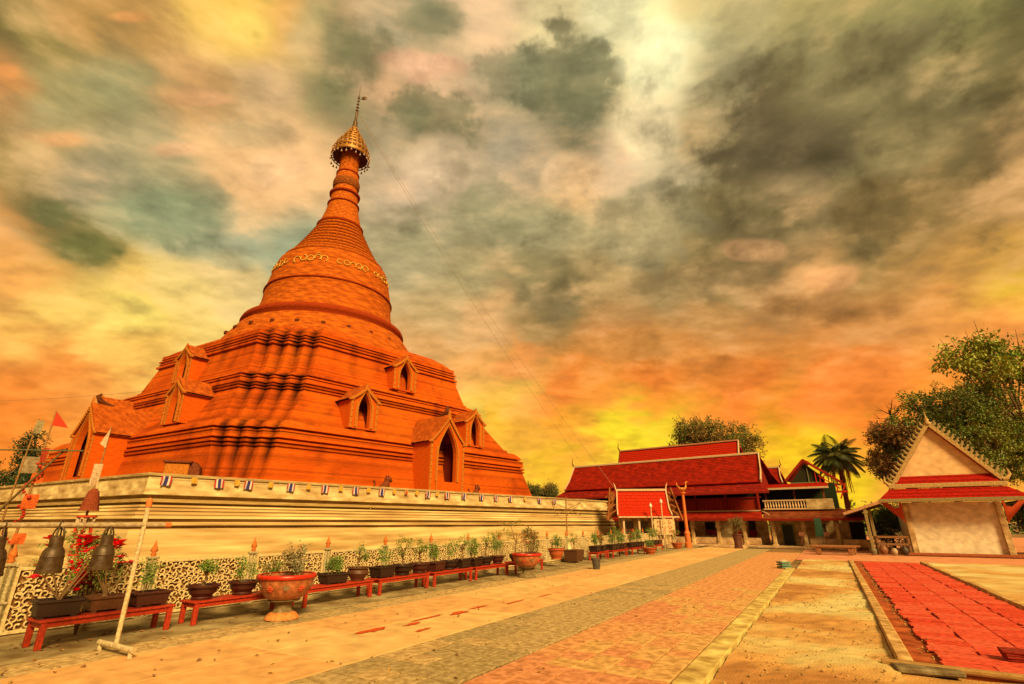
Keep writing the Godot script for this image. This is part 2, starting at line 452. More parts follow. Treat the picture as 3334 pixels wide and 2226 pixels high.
func sky_picture(gain: float) -> Image:
	var rows := []
	for c in cloud_colours():
		var az := deg_to_rad(float(c[0]))
		var el := deg_to_rad(float(c[1]))
		var lin := Color(c[2]).srgb_to_linear()
		rows.append([Vector3(sin(az) * cos(el), sin(el), -cos(az) * cos(el)), Vector3(lin.r, lin.g, lin.b)])
	var gw := 360
	var gh := 92
	var grid := PackedVector3Array()
	grid.resize(gw * gh)
	for j in gh:
		var el := deg_to_rad(float(j) - 1.0)
		for i in gw:
			var az := deg_to_rad(float(i) - 180.0)
			var d := Vector3(sin(az) * cos(el), sin(el), -cos(az) * cos(el))
			var sum := Vector3.ZERO
			var wsum := 0.0
			for r in rows:
				var q: float = (1.0 - d.dot(r[0])) * 2.0 + 0.0015
				var wq := 1.0 / (q * q * sqrt(q))
				sum += r[1] * wq
				wsum += wq
			grid[j * gw + i] = sum / wsum
	var warp := FastNoiseLite.new()
	warp.seed = 11
	warp.frequency = 1.9
	warp.fractal_octaves = 5
	warp.fractal_gain = 0.55
	var fine := FastNoiseLite.new()
	fine.seed = 5
	fine.frequency = 4.5
	fine.fractal_octaves = 6
	fine.fractal_gain = 0.5
	var wisp := FastNoiseLite.new()
	wisp.seed = 23
	wisp.frequency = 11.0
	wisp.fractal_octaves = 6
	wisp.fractal_gain = 0.62
	var masses := []
	for m in cloud_masses():
		var el0 := deg_to_rad(float(m[1]))
		var az0 := deg_to_rad(float(m[0]))
		var lin := Color(m[5]).srgb_to_linear()
		var t := deg_to_rad(float(m[4]))
		var centre := Vector3(sin(az0) * cos(el0), sin(el0), -cos(az0) * cos(el0))
		var east := Vector3(cos(az0), 0, sin(az0))
		var north := east.cross(centre)
		if north.y < 0.0:
			north = -north
		masses.append([centre, (east * cos(t) + north * sin(t)) / deg_to_rad(float(m[2])), (north * cos(t) - east * sin(t)) / deg_to_rad(float(m[3])), Vector3(lin.r, lin.g, lin.b), float(m[6]), float(m[7]), cos(deg_to_rad(minf(80.0, 2.2 * maxf(float(m[2]), float(m[3])))))])
	var puff := FastNoiseLite.new()
	puff.seed = 77
	puff.frequency = 5.0
	puff.fractal_octaves = 7
	puff.fractal_gain = 0.6
	var peach := Vector3(0.9, 0.48, 0.2)
	var slate := Vector3(0.24, 0.22, 0.11)
	var w := 4096
	var h := 2048
	var img := Image.create(w, h, false, Image.FORMAT_RGBF)
	var below := Vector3(0.30, 0.17, 0.05) * gain
	img.fill(Color(below.x, below.y, below.z))
	for y in h / 2 + 6:
		var el := (0.5 - (y + 0.5) / h) * PI
		var ce := cos(el)
		var sy := maxf(sin(el), 0.0)
		var last := Color.BLACK
		for x in w:
			# nothing behind the viewer needs the finest detail
			if x > w / 4 and x < w * 3 / 4 and x % 4 != 0:
				img.set_pixel(x, y, last)
				continue
			var az := (x + 0.5) / w * TAU
			if az > PI:
				az -= TAU
			var dx := sin(az) * ce
			var dz := -cos(az) * ce
			# clouds lie on a sheet overhead, so the noise is drawn out towards the horizon
			var k := 1.0 / (sy + 0.32)
			var px := dx * k
			var pz := dz * k
			var n1 := warp.get_noise_3d(px, sy * 2.0, pz)
			var n2 := warp.get_noise_3d(pz + 7.3, px, 3.1)
			var f := fine.get_noise_3d(px * 1.1 + n1 * 0.05, sy * 1.6, pz * 1.1)
			var g := wisp.get_noise_3d(px * 0.8, sy * 2.0, pz * 1.1)
			var fx := clampf((rad_to_deg(az) + 180.0 + n1 * 3.0 + f * 2.6 + g * 0.5), 0.0, 358.99)
			var fy := clampf(rad_to_deg(el) + 1.0 + n2 * 2.4 * (0.35 + sy) + f * 1.9 + g * 0.4, 0.0, 90.9)
			var ix := int(fx)
			var iy := int(fy)
			var tx := fx - ix
			var ty := fy - iy
			var a := grid[iy * gw + ix].lerp(grid[iy * gw + ix + 1], tx)
			var b := grid[(iy + 1) * gw + ix].lerp(grid[(iy + 1) * gw + ix + 1], tx)
			var c := a.lerp(b, ty)
			var high := clampf((sy - 0.14) / 0.3, 0.0, 1.0)
			var e := clampf(f * 1.5 + g * 0.9, -1.0, 1.0)
			if e > 0.0:
				c = c.lerp(peach, e * 0.3 * high)
			else:
				c = c.lerp(slate, -e * 0.24 * high)
			var here := Vector3(dx, sin(el), dz)
			var pf := puff.get_noise_3dv(here * 1.6)
			for m in masses:
				if here.dot(m[0]) < m[6]:
					continue
				var off: Vector3 = here - m[0]
				var d := Vector2(off.dot(m[1]), off.dot(m[2])).length() + pf * 0.85 + f * 0.35 + g * 0.15
				var k2 := 1.0 - smoothstep(1.0 - m[5] * 0.75, 1.0 + m[5] * 0.3, d)
				c = c.lerp(m[3] * (1.0 + 0.8 * pf), k2 * m[4])
			c *= (1.0 + 0.3 * f + 0.3 * g) * gain
			last = Color(maxf(c.x, 0.0), maxf(c.y, 0.0), maxf(c.z, 0.0))
			img.set_pixel(x, y, last)
	return img

func make_sky_and_light() -> void:
	var cam := Camera3D.new()
	cam.name = "camera"
	cam.position = Vector3(0, 1.7, 0)
	cam.rotation_degrees = Vector3(19.887, 0, 0)
	cam.fov = 68.568
	cam.near = 0.05
	cam.far = 900.0
	add_child(cam)
	cam.current = true
	var exposure := 4.7
	var env := Environment.new()
	env.background_mode = Environment.BG_SKY
	var sky := Sky.new()
	var sm := PanoramaSkyMaterial.new()
	sm.panorama = ImageTexture.create_from_image(sky_picture(1.0 / exposure))
	sky.sky_material = sm
	env.sky = sky
	env.tonemap_mode = Environment.TONE_MAPPER_LINEAR
	env.tonemap_exposure = exposure
	env.sdfgi_enabled = true
	env.ssao_enabled = true
	env.ssil_enabled = true
	var we := WorldEnvironment.new()
	we.name = "world_environment"
	we.environment = env
	add_child(we)
	var sun := DirectionalLight3D.new()
	sun.name = "sun"
	sun.light_color = Color(1.0, 0.84, 0.55)
	sun.light_energy = 0.5
	sun.light_angular_distance = 16.0
	sun.shadow_enabled = true
	add_child(sun)
	sun.look_at_from_position(Vector3(0.33, 0.58, 0.74), Vector3.ZERO)

# ---------------------------------------------------------------- ground, paving, sand
func path_frame() -> Transform3D:
	return Transform3D(Basis(Vector3.UP, PATH_YAW), PATH_ORIGIN)

# a slab in the path frame with its top at y
func slab(st: SurfaceTool, s0: float, s1: float, o0: float, o1: float, y: float, thick := 0.05, bev := 0.0) -> void:
	box(st, Vector3((s0 + s1) * 0.5, y - thick * 0.5, -(o0 + o1) * 0.5), Vector3(s1 - s0, thick, absf(o1 - o0)), Basis(), bev)

func tile_mesh(l: float, w: float, t: float) -> ArrayMesh:
	var st := surf()
	box(st, Vector3(0, -t * 0.5, 0), Vector3(l, t, w), Basis(), 0.006)
	return mesh_of(st)

# tiles laid in rows: near ones are pieces, the rest one run
func lay_tiles(base: Node3D, o_start: float, rows: int, w: float, l: float, s0: float, s_near: float, s1: float, ms: Array) -> void:
	var tm := tile_mesh(l - 0.028, w - 0.028, 0.03)
	var far := []
	var tints := []
	var patch := FastNoiseLite.new()
	patch.seed = 4
	patch.frequency = 0.16
	for r in rows:
		var s := s0
		while s < s1:
			var at := Transform3D(Basis.from_euler(Vector3(rnd(-0.004, 0.004), rnd(-0.006, 0.006), rnd(-0.004, 0.004))), Vector3(s + l * 0.5, rnd(0.0, 0.006), -(o_start - (r + 0.5) * w)))
			if s >= -1.3 and s < s_near:
				var v := clampf(patch.get_noise_2d(s, r * 0.4 + o_start) * 1.6 + 0.5 + rnd(-0.25, 0.25), 0.0, 0.999)
				place("paving_tile", tm, ms[int(v * ms.size())], base, at)
			else:
				far.append(at)
				tints.append(Color.WHITE * rnd(0.8, 1.15))
			s += l
	var run := stuff("far_paving_tile", tm, ms[0], base, far)
	run.set_meta("label", "rows of paving tiles farther along")

func sand_sheet(called: String, label: String, s0: float, s1: float, o0: float, o1: float, y: float, amp: float, step: float, cols: Array) -> void:
	var n := FastNoiseLite.new()
	n.seed = 31 + hash(called) % 50
	n.frequency = 0.5
	n.fractal_octaves = 5
	n.fractal_gain = 0.62
	var c := FastNoiseLite.new()
	c.seed = 7 + hash(called) % 50
	c.frequency = 0.23
	c.fractal_octaves = 5
	c.fractal_gain = 0.6
	var nx := int((s1 - s0) / step)
	var nz := maxi(3, int(absf(o1 - o0) / step))
	var st := surf()
	st.set_smooth_group(1)
	var P := []
	var K := []
	for i in nx + 1:
		var row := []
		var krow := []
		for j in nz + 1:
			var s := lerpf(s0, s1, float(i) / nx)
			var o := lerpf(o0, o1, float(j) / nz)
			row.append(Vector3(s, y + n.get_noise_2d(s, o) * amp + n.get_noise_2d(s * 6.0, o * 6.0) * amp * 0.35, -o))
			var v := clampf(c.get_noise_2d(s, o) * 1.5 + 0.5, 0.0, 0.999) * (cols.size() - 1)
			var col: Color = cols[int(v)].lerp(cols[mini(int(v) + 1, cols.size() - 1)], v - int(v))
			krow.append(col * (1.0 + n.get_noise_2d(s * 9.0, o * 9.0) * 0.5))
		P.append(row)
		K.append(krow)
	for i in nx:
		for j in nz:
			for t in [[[i, j], [i + 1, j], [i + 1, j + 1]], [[i, j], [i + 1, j + 1], [i, j + 1]]]:
				var q := []
				var a: Vector3 = P[t[0][0]][t[0][1]]
				var b: Vector3 = P[t[1][0]][t[1][1]]
				var d: Vector3 = P[t[2][0]][t[2][1]]
				q = t if (b - a).cross(d - a).y < 0.0 else [t[0], t[2], t[1]]
				for e in q:
					st.set_color(K[e[0]][e[1]])
					st.add_vertex(P[e[0]][e[1]])
	struct(called, st, mat("sand", Color(1, 1, 1), 0.95, "grain", Vector3.ONE * 1.6, 0.8, true), label, path_frame())

func build_ground() -> void:
	var f := path_frame()
	var st := surf()
	face(st, [Vector3(-420, -0.09, -420), Vector3(420, -0.09, -420), Vector3(420, -0.09, 420), Vector3(-420, -0.09, 420)], Vector3.UP)
	struct("ground", st, mat("earth", Color(0.34, 0.24, 0.12), 0.95, "stain", Vector3.ONE * 0.12, 0.5), "bare earth around the temple court")
	st = surf()
	slab(st, -14, 60, -1.66, -4.6, -0.012, 0.06)
	struct("lane", st, mat("lane_joint", Color(0.4, 0.24, 0.1), 0.95, "worn", Vector3.ONE), "smooth pale orange concrete lane beside the bench row", f)
	var lane: Node3D = get_node("lane")
	var lanes := [mat("lane_concrete", Color(0.74, 0.45, 0.18), 0.9, "mottle", Vector3.ONE * 0.3, 0.25), mat("lane_concrete_pale", Color(0.76, 0.5, 0.21), 0.9, "mottle", Vector3.ONE * 0.25, 0.25), mat("lane_concrete_warm", Color(0.74, 0.42, 0.17), 0.9, "mottle", Vector3.ONE * 0.35, 0.25)]
	var big_slab := tile_mesh(1.488, 1.458, 0.03)
	for k in 34:
		for r in 2:
			place("concrete_slab", big_slab, lanes[rng.randi() % 3], lane, Transform3D(Basis(), Vector3(-8.0 + k * 1.5, rnd(-0.003, 0.003), 1.66 + (r + 0.5) * 1.47)))
	# spilt red paint on the lane
	for sp in [[3.5, -3.3, 0.75, 0.1], [4.3, -3.5, 0.5, 0.07], [4.9, -3.32, 0.9, 0.05], [5.7, -3.5, 0.7, 0.1], [6.5, -3.42, 0.8, 0.06], [7.6, -3.7, 1.0, 0.05], [4.0, -4.0, 0.5, 0.05], [8.8, -3.8, 0.8, 0.04]]:
		st = surf()
		var rim := []
		for k in 22:
			var a := TAU * k / 22.0
			var m := rnd(0.55, 1.25)
			rim.append(Vector3(sp[0] + cos(a) * sp[2] * 0.5 * m, 0.008, -sp[1] + sin(a) * sp[3] * m))
		for k in 22:
			face(st, [Vector3(sp[0], 0.008, -sp[1]), rim[k], rim[(k + 1) % 22]], Vector3.UP)
		obj("paint_stain", st, mat("red_paint_stain", Color(0.76, 0.12, 0.02), 0.7, "worn", Vector3.ONE * 2.0), lane)
	st = surf()
	slab(st, -14, 60, 1.6, -0.9, 0.01, 0.06)
	struct("bench_strip", st, mat("strip_concrete", Color(0.42, 0.36, 0.2), 0.92, "stain", Vector3.ONE * 0.3, 0.4), "dusty grey concrete strip under the benches and fence", f)
	st = surf()
	slab(st, -14, 60, 30, 1.62, -0.03, 0.05)
	struct("yard", st, mat("yard", Color(0.3, 0.26, 0.11), 0.95, "stain", Vector3.ONE * 0.25, 0.5), "dry yard between the fence and the cream wall", f)
	st = surf()
	slab(st, -14, 60, -0.91, -1.65, -0.024, 0.04)
	var border := struct("border_paving", st, mat("joint", Color(0.16, 0.12, 0.06), 0.95), "two rows of grey border tiles beside the lane", f)
	var greys := [mat("tile_grey", Color(0.54, 0.42, 0.22), 0.88, "worn", Vector3.ONE * 0.7, 0.2), mat("tile_grey_dark", Color(0.45, 0.36, 0.19), 0.88, "worn", Vector3.ONE * 0.7, 0.2), mat("tile_grey_pale", Color(0.6, 0.45, 0.23), 0.88, "worn", Vector3.ONE * 0.6, 0.2)]
	lay_tiles(border, -0.92, 2, 0.362, 0.42, -12, 12, 38, greys)
	st = surf()
	slab(st, -14, 60, -4.61, -6.33, -0.024, 0.04)
	var grey := struct("grey_paving", st, mat("joint", Color(0.16, 0.12, 0.06), 0.95), "worn olive grey tiled paving along the middle", f)
	lay_tiles(grey, -4.62, 4, 0.426, 0.42, -12, 14, 38, greys)
	st = surf()
	slab(st, -14, 60, -6.34, -8.38, -0.024, 0.04)
	var warm := struct("orange_paving", st, mat("joint_warm", Color(0.3, 0.17, 0.07), 0.95), "orange tiled paving against the pale kerb", f)
	var oranges := [mat("tile_orange", Color(0.76, 0.4, 0.19), 0.88, "worn", Vector3.ONE * 0.5, 0.2), mat("tile_ochre", Color(0.74, 0.47, 0.2), 0.88, "worn", Vector3.ONE * 0.5, 0.2), mat("tile_red", Color(0.72, 0.34, 0.18), 0.88, "worn", Vector3.ONE * 0.5, 0.2)]
	lay_tiles(warm, -6.35, 5, 0.404, 0.42, -12, 14, 34, oranges)
	st = surf()
	slab(st, 28.2, 90, 4, -60, -0.035, 0.04)
	struct("forecourt", st, mat("forecourt", Color(0.7, 0.3, 0.16), 0.9, "mottle", Vector3.ONE * 0.2, 0.2), "pinkish red forecourt before the halls", f)
	# kerbs
	st = surf()
	var s := -12.0
	while s < 21.0:
		slab(st, s, s + 2.995, -8.42, -8.72, 0.035 + rnd(-0.004, 0.004), 0.2, 0.01)
		s += 3.0
	struct("kerb", st, mat("pale_kerb", Color(0.8, 0.68, 0.26), 0.9, "stain", Vector3.ONE * 0.5, 0.3), "pale yellow flush kerb between tiles and sand", f)
	st = surf()
	s = 5.5
	while s < 27.0:
		slab(st, s, s + 2.4, -10.68, -10.86, 0.07 + rnd(-0.01, 0.01), 0.2, 0.02)
		s += 2.42
	struct("low_kerb", st, mat("ochre_kerb", Color(0.72, 0.5, 0.22), 0.92, "stain", Vector3.ONE * 0.7, 0.3), "narrow ochre kerb on one side of the red tiles", f)
	st = surf()
	s = 5.5
	while s < 27.0:
		slab(st, s, s + 2.4, -13.42, -13.6, 0.07 + rnd(-0.01, 0.01), 0.2, 0.02)
		s += 2.42
	struct("far_kerb", st, mat("ochre_kerb", Color(0.72, 0.5, 0.22), 0.92), "narrow ochre kerb on the far side of the red tiles", f)
	var sands := [Color(0.5, 0.24, 0.08), Color(0.66, 0.36, 0.12), Color(0.7, 0.42, 0.15), Color(0.74, 0.58, 0.24), Color(0.78, 0.68, 0.32)]
	sand_sheet("sand", "bed of yellow sand and brown dirt between the kerbs", -5, 28.1, -8.75, -10.67, -0.01, 0.06, 0.12, sands)
	sand_sheet("near_sand", "bare dirt in front of the red tile bed", -5, 5.3, -10.67, -30, -0.03, 0.07, 0.22, [Color(0.42, 0.2, 0.07), Color(0.62, 0.33, 0.11), Color(0.66, 0.36, 0.12)])
	sand_sheet("far_sand", "bed of yellow sand beyond the red tiles", 5.3, 28.1, -13.61, -19.5, -0.01, 0.06, 0.3, [Color(0.66, 0.38, 0.13), Color(0.74, 0.52, 0.2), Color(0.78, 0.68, 0.34)])
	st = surf()
	slab(st, 5.3, 28.15, -10.87, -13.41, -0.03, 0.05)
	var bed := struct("tile_bed", st, mat("red_earth", Color(0.5, 0.13, 0.04), 0.95, "stain", Vector3.ONE * 0.5, 0.4), "bed of red clay tiles laid in four long rows", f)
	var reds := [mat("clay_red", Color(0.78, 0.11, 0.065), 0.8, "worn", Vector3.ONE * 0.8, 0.2), mat("clay_scarlet", Color(0.8, 0.14, 0.085), 0.8, "worn", Vector3.ONE * 0.8, 0.2), mat("clay_dark", Color(0.73, 0.085, 0.045), 0.8, "worn", Vector3.ONE * 0.8, 0.2)]
	var big := tile_mesh(0.3, 0.535, 0.03)
	for r in 4:
		var outer := r == 0 or r == 3
		for k in 69:
			var sl := 5.72 + k * 0.312
			var tilt := rnd(-0.06, -0.015) if outer else rnd(-0.012, 0.012)
			var at := Transform3D(Basis.from_euler(Vector3(rnd(-0.02, 0.02), rnd(-0.05, 0.05) if outer else rnd(-0.01, 0.01), tilt)), Vector3(sl, 0.012 + (rnd(0.0, 0.012) if outer else rnd(0.0, 0.004)), 11.42 + r * 0.548 + (rnd(-0.045, 0.045) if outer else rnd(-0.008, 0.008))))
			place("clay_tile", big, reds[rng.randi() % 3], bed, at)
	# loose stack of darker tiles lying on the bed
	var pile := thing("tile_stack", "small stack of dark red tiles lying on the near end of the red tile bed", "tile stack", path(6.35, -12.15, 0.02), PATH_YAW)
	var sm := tile_mesh(0.3, 0.5, 0.028)
	for k in 4:
		place("tile", sm, mat("clay_maroon", Color(0.3, 0.03, 0.02), 0.8, "worn", Vector3.ONE), pile, Transform3D(Basis(Vector3.UP, rnd(-0.08, 0.08)), Vector3(rnd(-0.02, 0.02), 0.03 + k * 0.03, rnd(-0.02, 0.02))))
	# plank at the near end of the bed
	var pl := surf()
	box(pl, Vector3(0, 0.05, 0), Vector3(3.6, 0.05, 0.12), Basis(), 0.01)
	var plank := obj("plank", pl, mat("old_wood", Color(0.46, 0.3, 0.12), 0.9, "streak", Vector3(0.6, 6, 6), 0.4), self, Transform3D(Basis(Vector3.UP, PATH_YAW + PI / 2 - 0.06), path(5.25, -12.3, -0.02)))
	tag(plank, "weathered brown plank lying across the near end of the red tile bed", "plank")
	pl = surf()
	box(pl, Vector3(0, 0.04, 0), Vector3(0.7, 0.07, 0.26), Basis(Vector3.UP, 0.2), 0.02)
	tag(obj("stone_block", pl, mat("grey_stone", Color(0.24, 0.2, 0.12), 0.95, "stain", Vector3.ONE, 0.5), self, Transform3D(Basis(Vector3.UP, PATH_YAW + PI / 2), path(5.2, -10.95, -0.03))), "rough grey stone block at the end of the ochre kerb", "stone block")

# ---------------------------------------------------------------- the cream base wall
func plan(a: float, b: float, h: float) -> Vector3:
	return STUPA_CENTRE + STUPA_U * a + STUPA_V * b + Vector3(0, h, 0)

func base_ring(out: float, h: float) -> Array:
	var c := BASE_CORNER + (STUPA_U + STUPA_V) * 16.5 + Vector3(0, h, 0)
	var k := 16.5 + out
	return [c - STUPA_U * k - STUPA_V * k, c + STUPA_U * k - STUPA_V * k, c + STUPA_U * k + STUPA_V * k, c - STUPA_U * k + STUPA_V * k]

func ring_band(st: SurfaceTool, lo: Array, hi: Array, mid: Vector3) -> void:
	for i in lo.size():
		var j := (i + 1) % lo.size()
		var o: Vector3 = (lo[i] + lo[j]) * 0.5 - mid
		o.y = (lo[i].y - hi[i].y) * -0.0
		var up: Vector3 = hi[i] - lo[i]
		var al: Vector3 = (lo[j] - lo[i]).normalized()
		var n := al.cross(up)
		if n.length() < 1e-6:
			continue
		var flat := Vector3(n.x, 0, n.z)
		var want := n if flat.length() < 1e-5 else (n if flat.dot(Vector3(o.x, 0, o.z)) > 0.0 else -n)
		if flat.length() < 1e-4 or absf(n.y) > flat.length() * 20.0:
			want = Vector3.UP if (hi[i] - mid).length() < (lo[i] - mid).length() else Vector3.DOWN
		face(st, [lo[i], lo[j], hi[j], hi[i]], want)

func base_part(called: String, prof: Array, m: Material, parent: Node3D) -> void:
	var st := surf()
	var mid := BASE_CORNER + (STUPA_U + STUPA_V) * 16.5
	for i in prof.size() - 1:
		var p: Vector2 = prof[i]
		var q: Vector2 = prof[i + 1]
		ring_band(st, base_ring(p.x, p.y), base_ring(q.x, q.y), Vector3(mid.x, p.y, mid.z))
	obj(called, st, m, parent)

func build_base_wall() -> void:
	var t := thing("terrace_wall", "long cream stepped retaining wall carrying the orange stupa", "retaining wall")
	var cream := mat("cream_plaster", Color(0.86, 0.7, 0.35), 0.9, "stain", Vector3(0.06, 0.5, 0.06), 0.35)
	var pale := mat("pale_plaster", Color(0.86, 0.74, 0.42), 0.9, "stain", Vector3(0.25, 0.5, 0.25), 0.3)
	var dull := mat("dull_plaster", Color(0.5, 0.38, 0.17), 0.92, "streak", Vector3(0.12, 1.6, 0.12), 0.35)
	base_part("plinth", [Vector2(0.62, 0), Vector2(0.62, 0.4), Vector2(0.52, 0.46)], cream, t)
	base_part("lower_wall", [Vector2(0.52, 0.46), Vector2(0.5, 1.05), Vector2(0.47, 1.05), Vector2(0.44, 1.5), Vector2(0.26, 1.53)], cream, t)
	base_part("lower_moulding", [Vector2(0.26, 1.53), Vector2(0.2, 1.56), Vector2(0.2, 1.62), Vector2(0.42, 1.63), Vector2(0.44, 1.75), Vector2(0.16, 1.76), Vector2(0.15, 1.86), Vector2(0.38, 1.87), Vector2(0.36, 1.96), Vector2(0.27, 1.97), Vector2(0.26, 2.0), Vector2(0.3, 2.01), Vector2(0.28, 2.1), Vector2(0.18, 2.11), Vector2(0.18, 2.14), Vector2(0.23, 2.15), Vector2(0.2, 2.23), Vector2(0.1, 2.24), Vector2(0.1, 2.27), Vector2(0.15, 2.28), Vector2(0.12, 2.35), Vector2(-0.06, 2.36)], cream, t)
	base_part("frieze", [Vector2(-0.06, 2.36), Vector2(-0.06, 2.43), Vector2(0.15, 2.45), Vector2(0.15, 2.57), Vector2(-0.12, 2.58), Vector2(-0.12, 2.69)], dull, t)
	base_part("parapet", [Vector2(-0.12, 2.69), Vector2(0.1, 2.72), Vector2(0.02, 3.36)], pale, t)
	base_part("coping", [Vector2(0.02, 3.36), Vector2(0.1, 3.4), Vector2(0.1, 3.48), Vector2(0.04, 3.5), Vector2(-0.2, 3.5), Vector2(-0.25, 3.45), Vector2(-0.25, 2.9)], mat("coping", Color(0.66, 0.55, 0.28), 0.9, "stain", Vector3(0.3, 1, 0.3), 0.3), t)
	var st := surf()
	face(st, base_ring(-0.24, 2.9), Vector3.UP)
	obj("platform", st, mat("platform", Color(0.55, 0.3, 0.12), 0.92, "stain", Vector3.ONE * 0.2), t)

# ---------------------------------------------------------------- the stupa
# ring of the stepped plan: every corner is folded into four small redents; the near one is cut finer for the mould and fold shade
const FOLDS := 4
const CUTS := 3
const SIDE_CUTS := 40

func fold_points(p0: Vector3, first: Vector3, second: Vector3, cuts: int) -> Array:
	var out := [p0]
	var p := p0
	for i in FOLDS:
		for d in [first, second]:
			for k in cuts:
				out.append(p + d * (float(k + 1) / cuts / FOLDS))
			p += d / FOLDS
	return out

func stupa_ring(inset: float, c: float, h: float) -> Array:
	var k := STUPA_HALF - inset
	var u := STUPA_U * c
	var v := STUPA_V * c
	var corners := [fold_points(plan(k - c, -k, h), v, u, 1), fold_points(plan(k, k - c, h), -u, v, 1), fold_points(plan(-k + c, k, h), -v, -u, 1), fold_points(plan(-k, -k + c, h), u, -v, CUTS)]
	var p := []
	for i in 4:
		p.append_array(corners[i])
		# the long sides are cut up too, so that weather can mark them
		var a: Vector3 = corners[i][-1]
		var b: Vector3 = corners[(i + 1) % 4][0]
		var many := SIDE_CUTS if i == 3 or i == 2 else 1
		for q in range(1, many):
			p.append(a.lerp(b, float(q) / many))
	return p

var streak_noise := FastNoiseLite.new()

# how far mould and painted fold shade darken the corner: both follow the four inner angles, heaviest under each moulding
func mould_and_shade(t: float, h: float, sag: float) -> float:
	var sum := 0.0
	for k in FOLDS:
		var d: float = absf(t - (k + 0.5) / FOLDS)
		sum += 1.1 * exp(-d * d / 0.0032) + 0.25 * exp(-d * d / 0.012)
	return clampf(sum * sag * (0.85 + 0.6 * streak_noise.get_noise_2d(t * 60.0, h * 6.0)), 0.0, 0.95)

# rain runs and faded patches elsewhere on the plaster
func weather(p: Vector3, sag: float) -> Color:
	var run := streak_noise.get_noise_3d(p.x * 14.0, p.y * 1.1, p.z * 14.0)
	var patch := streak_noise.get_noise_3d(p.x * 2.6 + 50.0, p.y * 4.0, p.z * 2.6)
	var c := Color(1, 1, 1).lerp(Color(1.05, 1.5, 2.2), clampf(patch * 1.3, 0.0, 0.8))
	c = c.lerp(Color(0.72, 0.6, 0.6), clampf(-patch * 1.5, 0.0, 0.7))
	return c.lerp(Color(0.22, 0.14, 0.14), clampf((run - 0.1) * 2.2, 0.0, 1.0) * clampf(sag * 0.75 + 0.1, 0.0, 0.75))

# prof rows: inset, height, chamfer, mould and shade strength
func terrace(called: String, prof: Array, m: Material, parent: Node3D) -> MeshInstance3D:
	var st := surf()
	var rows := []
	for i in prof.size() - 1:
		var a: Array = prof[i]
		var b: Array = prof[i + 1]
		var n := maxi(1, int((b[1] - a[1]) / 0.11))
		for k in n:
			var f := float(k) / n
			rows.append([lerpf(a[0], b[0], f), lerpf(a[1], b[1], f), lerpf(a[2], b[2], f), lerpf(a[3], b[3], f)])
	rows.append(prof[-1])
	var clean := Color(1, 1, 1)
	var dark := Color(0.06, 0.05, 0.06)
	for i in rows.size() - 1:
		var lo := stupa_ring(rows[i][0], rows[i][2], rows[i][1])
		var hi := stupa_ring(rows[i + 1][0], rows[i + 1][2], rows[i + 1][1])
		var n := lo.size()
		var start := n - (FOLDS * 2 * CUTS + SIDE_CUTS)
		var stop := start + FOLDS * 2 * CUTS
		# every course of brick under the wash keeps a tone of its own
		var course := rnd(0.74, 1.06) if i % 3 else rnd(0.6, 0.9)
		for s in n:
			var s2 := (s + 1) % n
			var p := [lo[s], lo[s2], hi[s2], hi[s]]
			var cs := []
			for e in [[s, i], [s2, i], [s2, i + 1], [s, i + 1]]:
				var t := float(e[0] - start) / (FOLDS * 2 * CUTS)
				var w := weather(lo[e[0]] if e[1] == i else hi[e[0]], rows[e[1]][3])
				cs.append(w.lerp(dark, mould_and_shade(t, rows[e[1]][1], rows[e[1]][3])) if e[0] >= start and e[0] <= stop else w)
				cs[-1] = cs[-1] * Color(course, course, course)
			# the ring runs anticlockwise seen from above when side x up points outwards
			var order := [0, 2, 1, 0, 3, 2]
			for k in order:
				st.set_color(cs[k])
				st.add_vertex(p[k])
	return obj(called, st, m, parent)

# pointed arch outline, from the foot on +x over the top to the foot on -x
func arch(w: float, spring: float, top: float) -> PackedVector2Array:
	var p := PackedVector2Array([Vector2(w, 0)])
	for i in 9:
		var t := i / 8.0
		p.append(Vector2(w * (1.0 - pow(t, 1.35)) * (1.0 + 0.12 * sin(t * PI)), lerpf(spring, top, pow(t, 0.92))))
	for i in range(7, -1, -1):
		var t := i / 8.0
		p.append(Vector2(-w * (1.0 - pow(t, 1.35)) * (1.0 + 0.12 * sin(t * PI)), lerpf(spring, top, pow(t, 0.92))))
	p.append(Vector2(-w, 0))
	return p

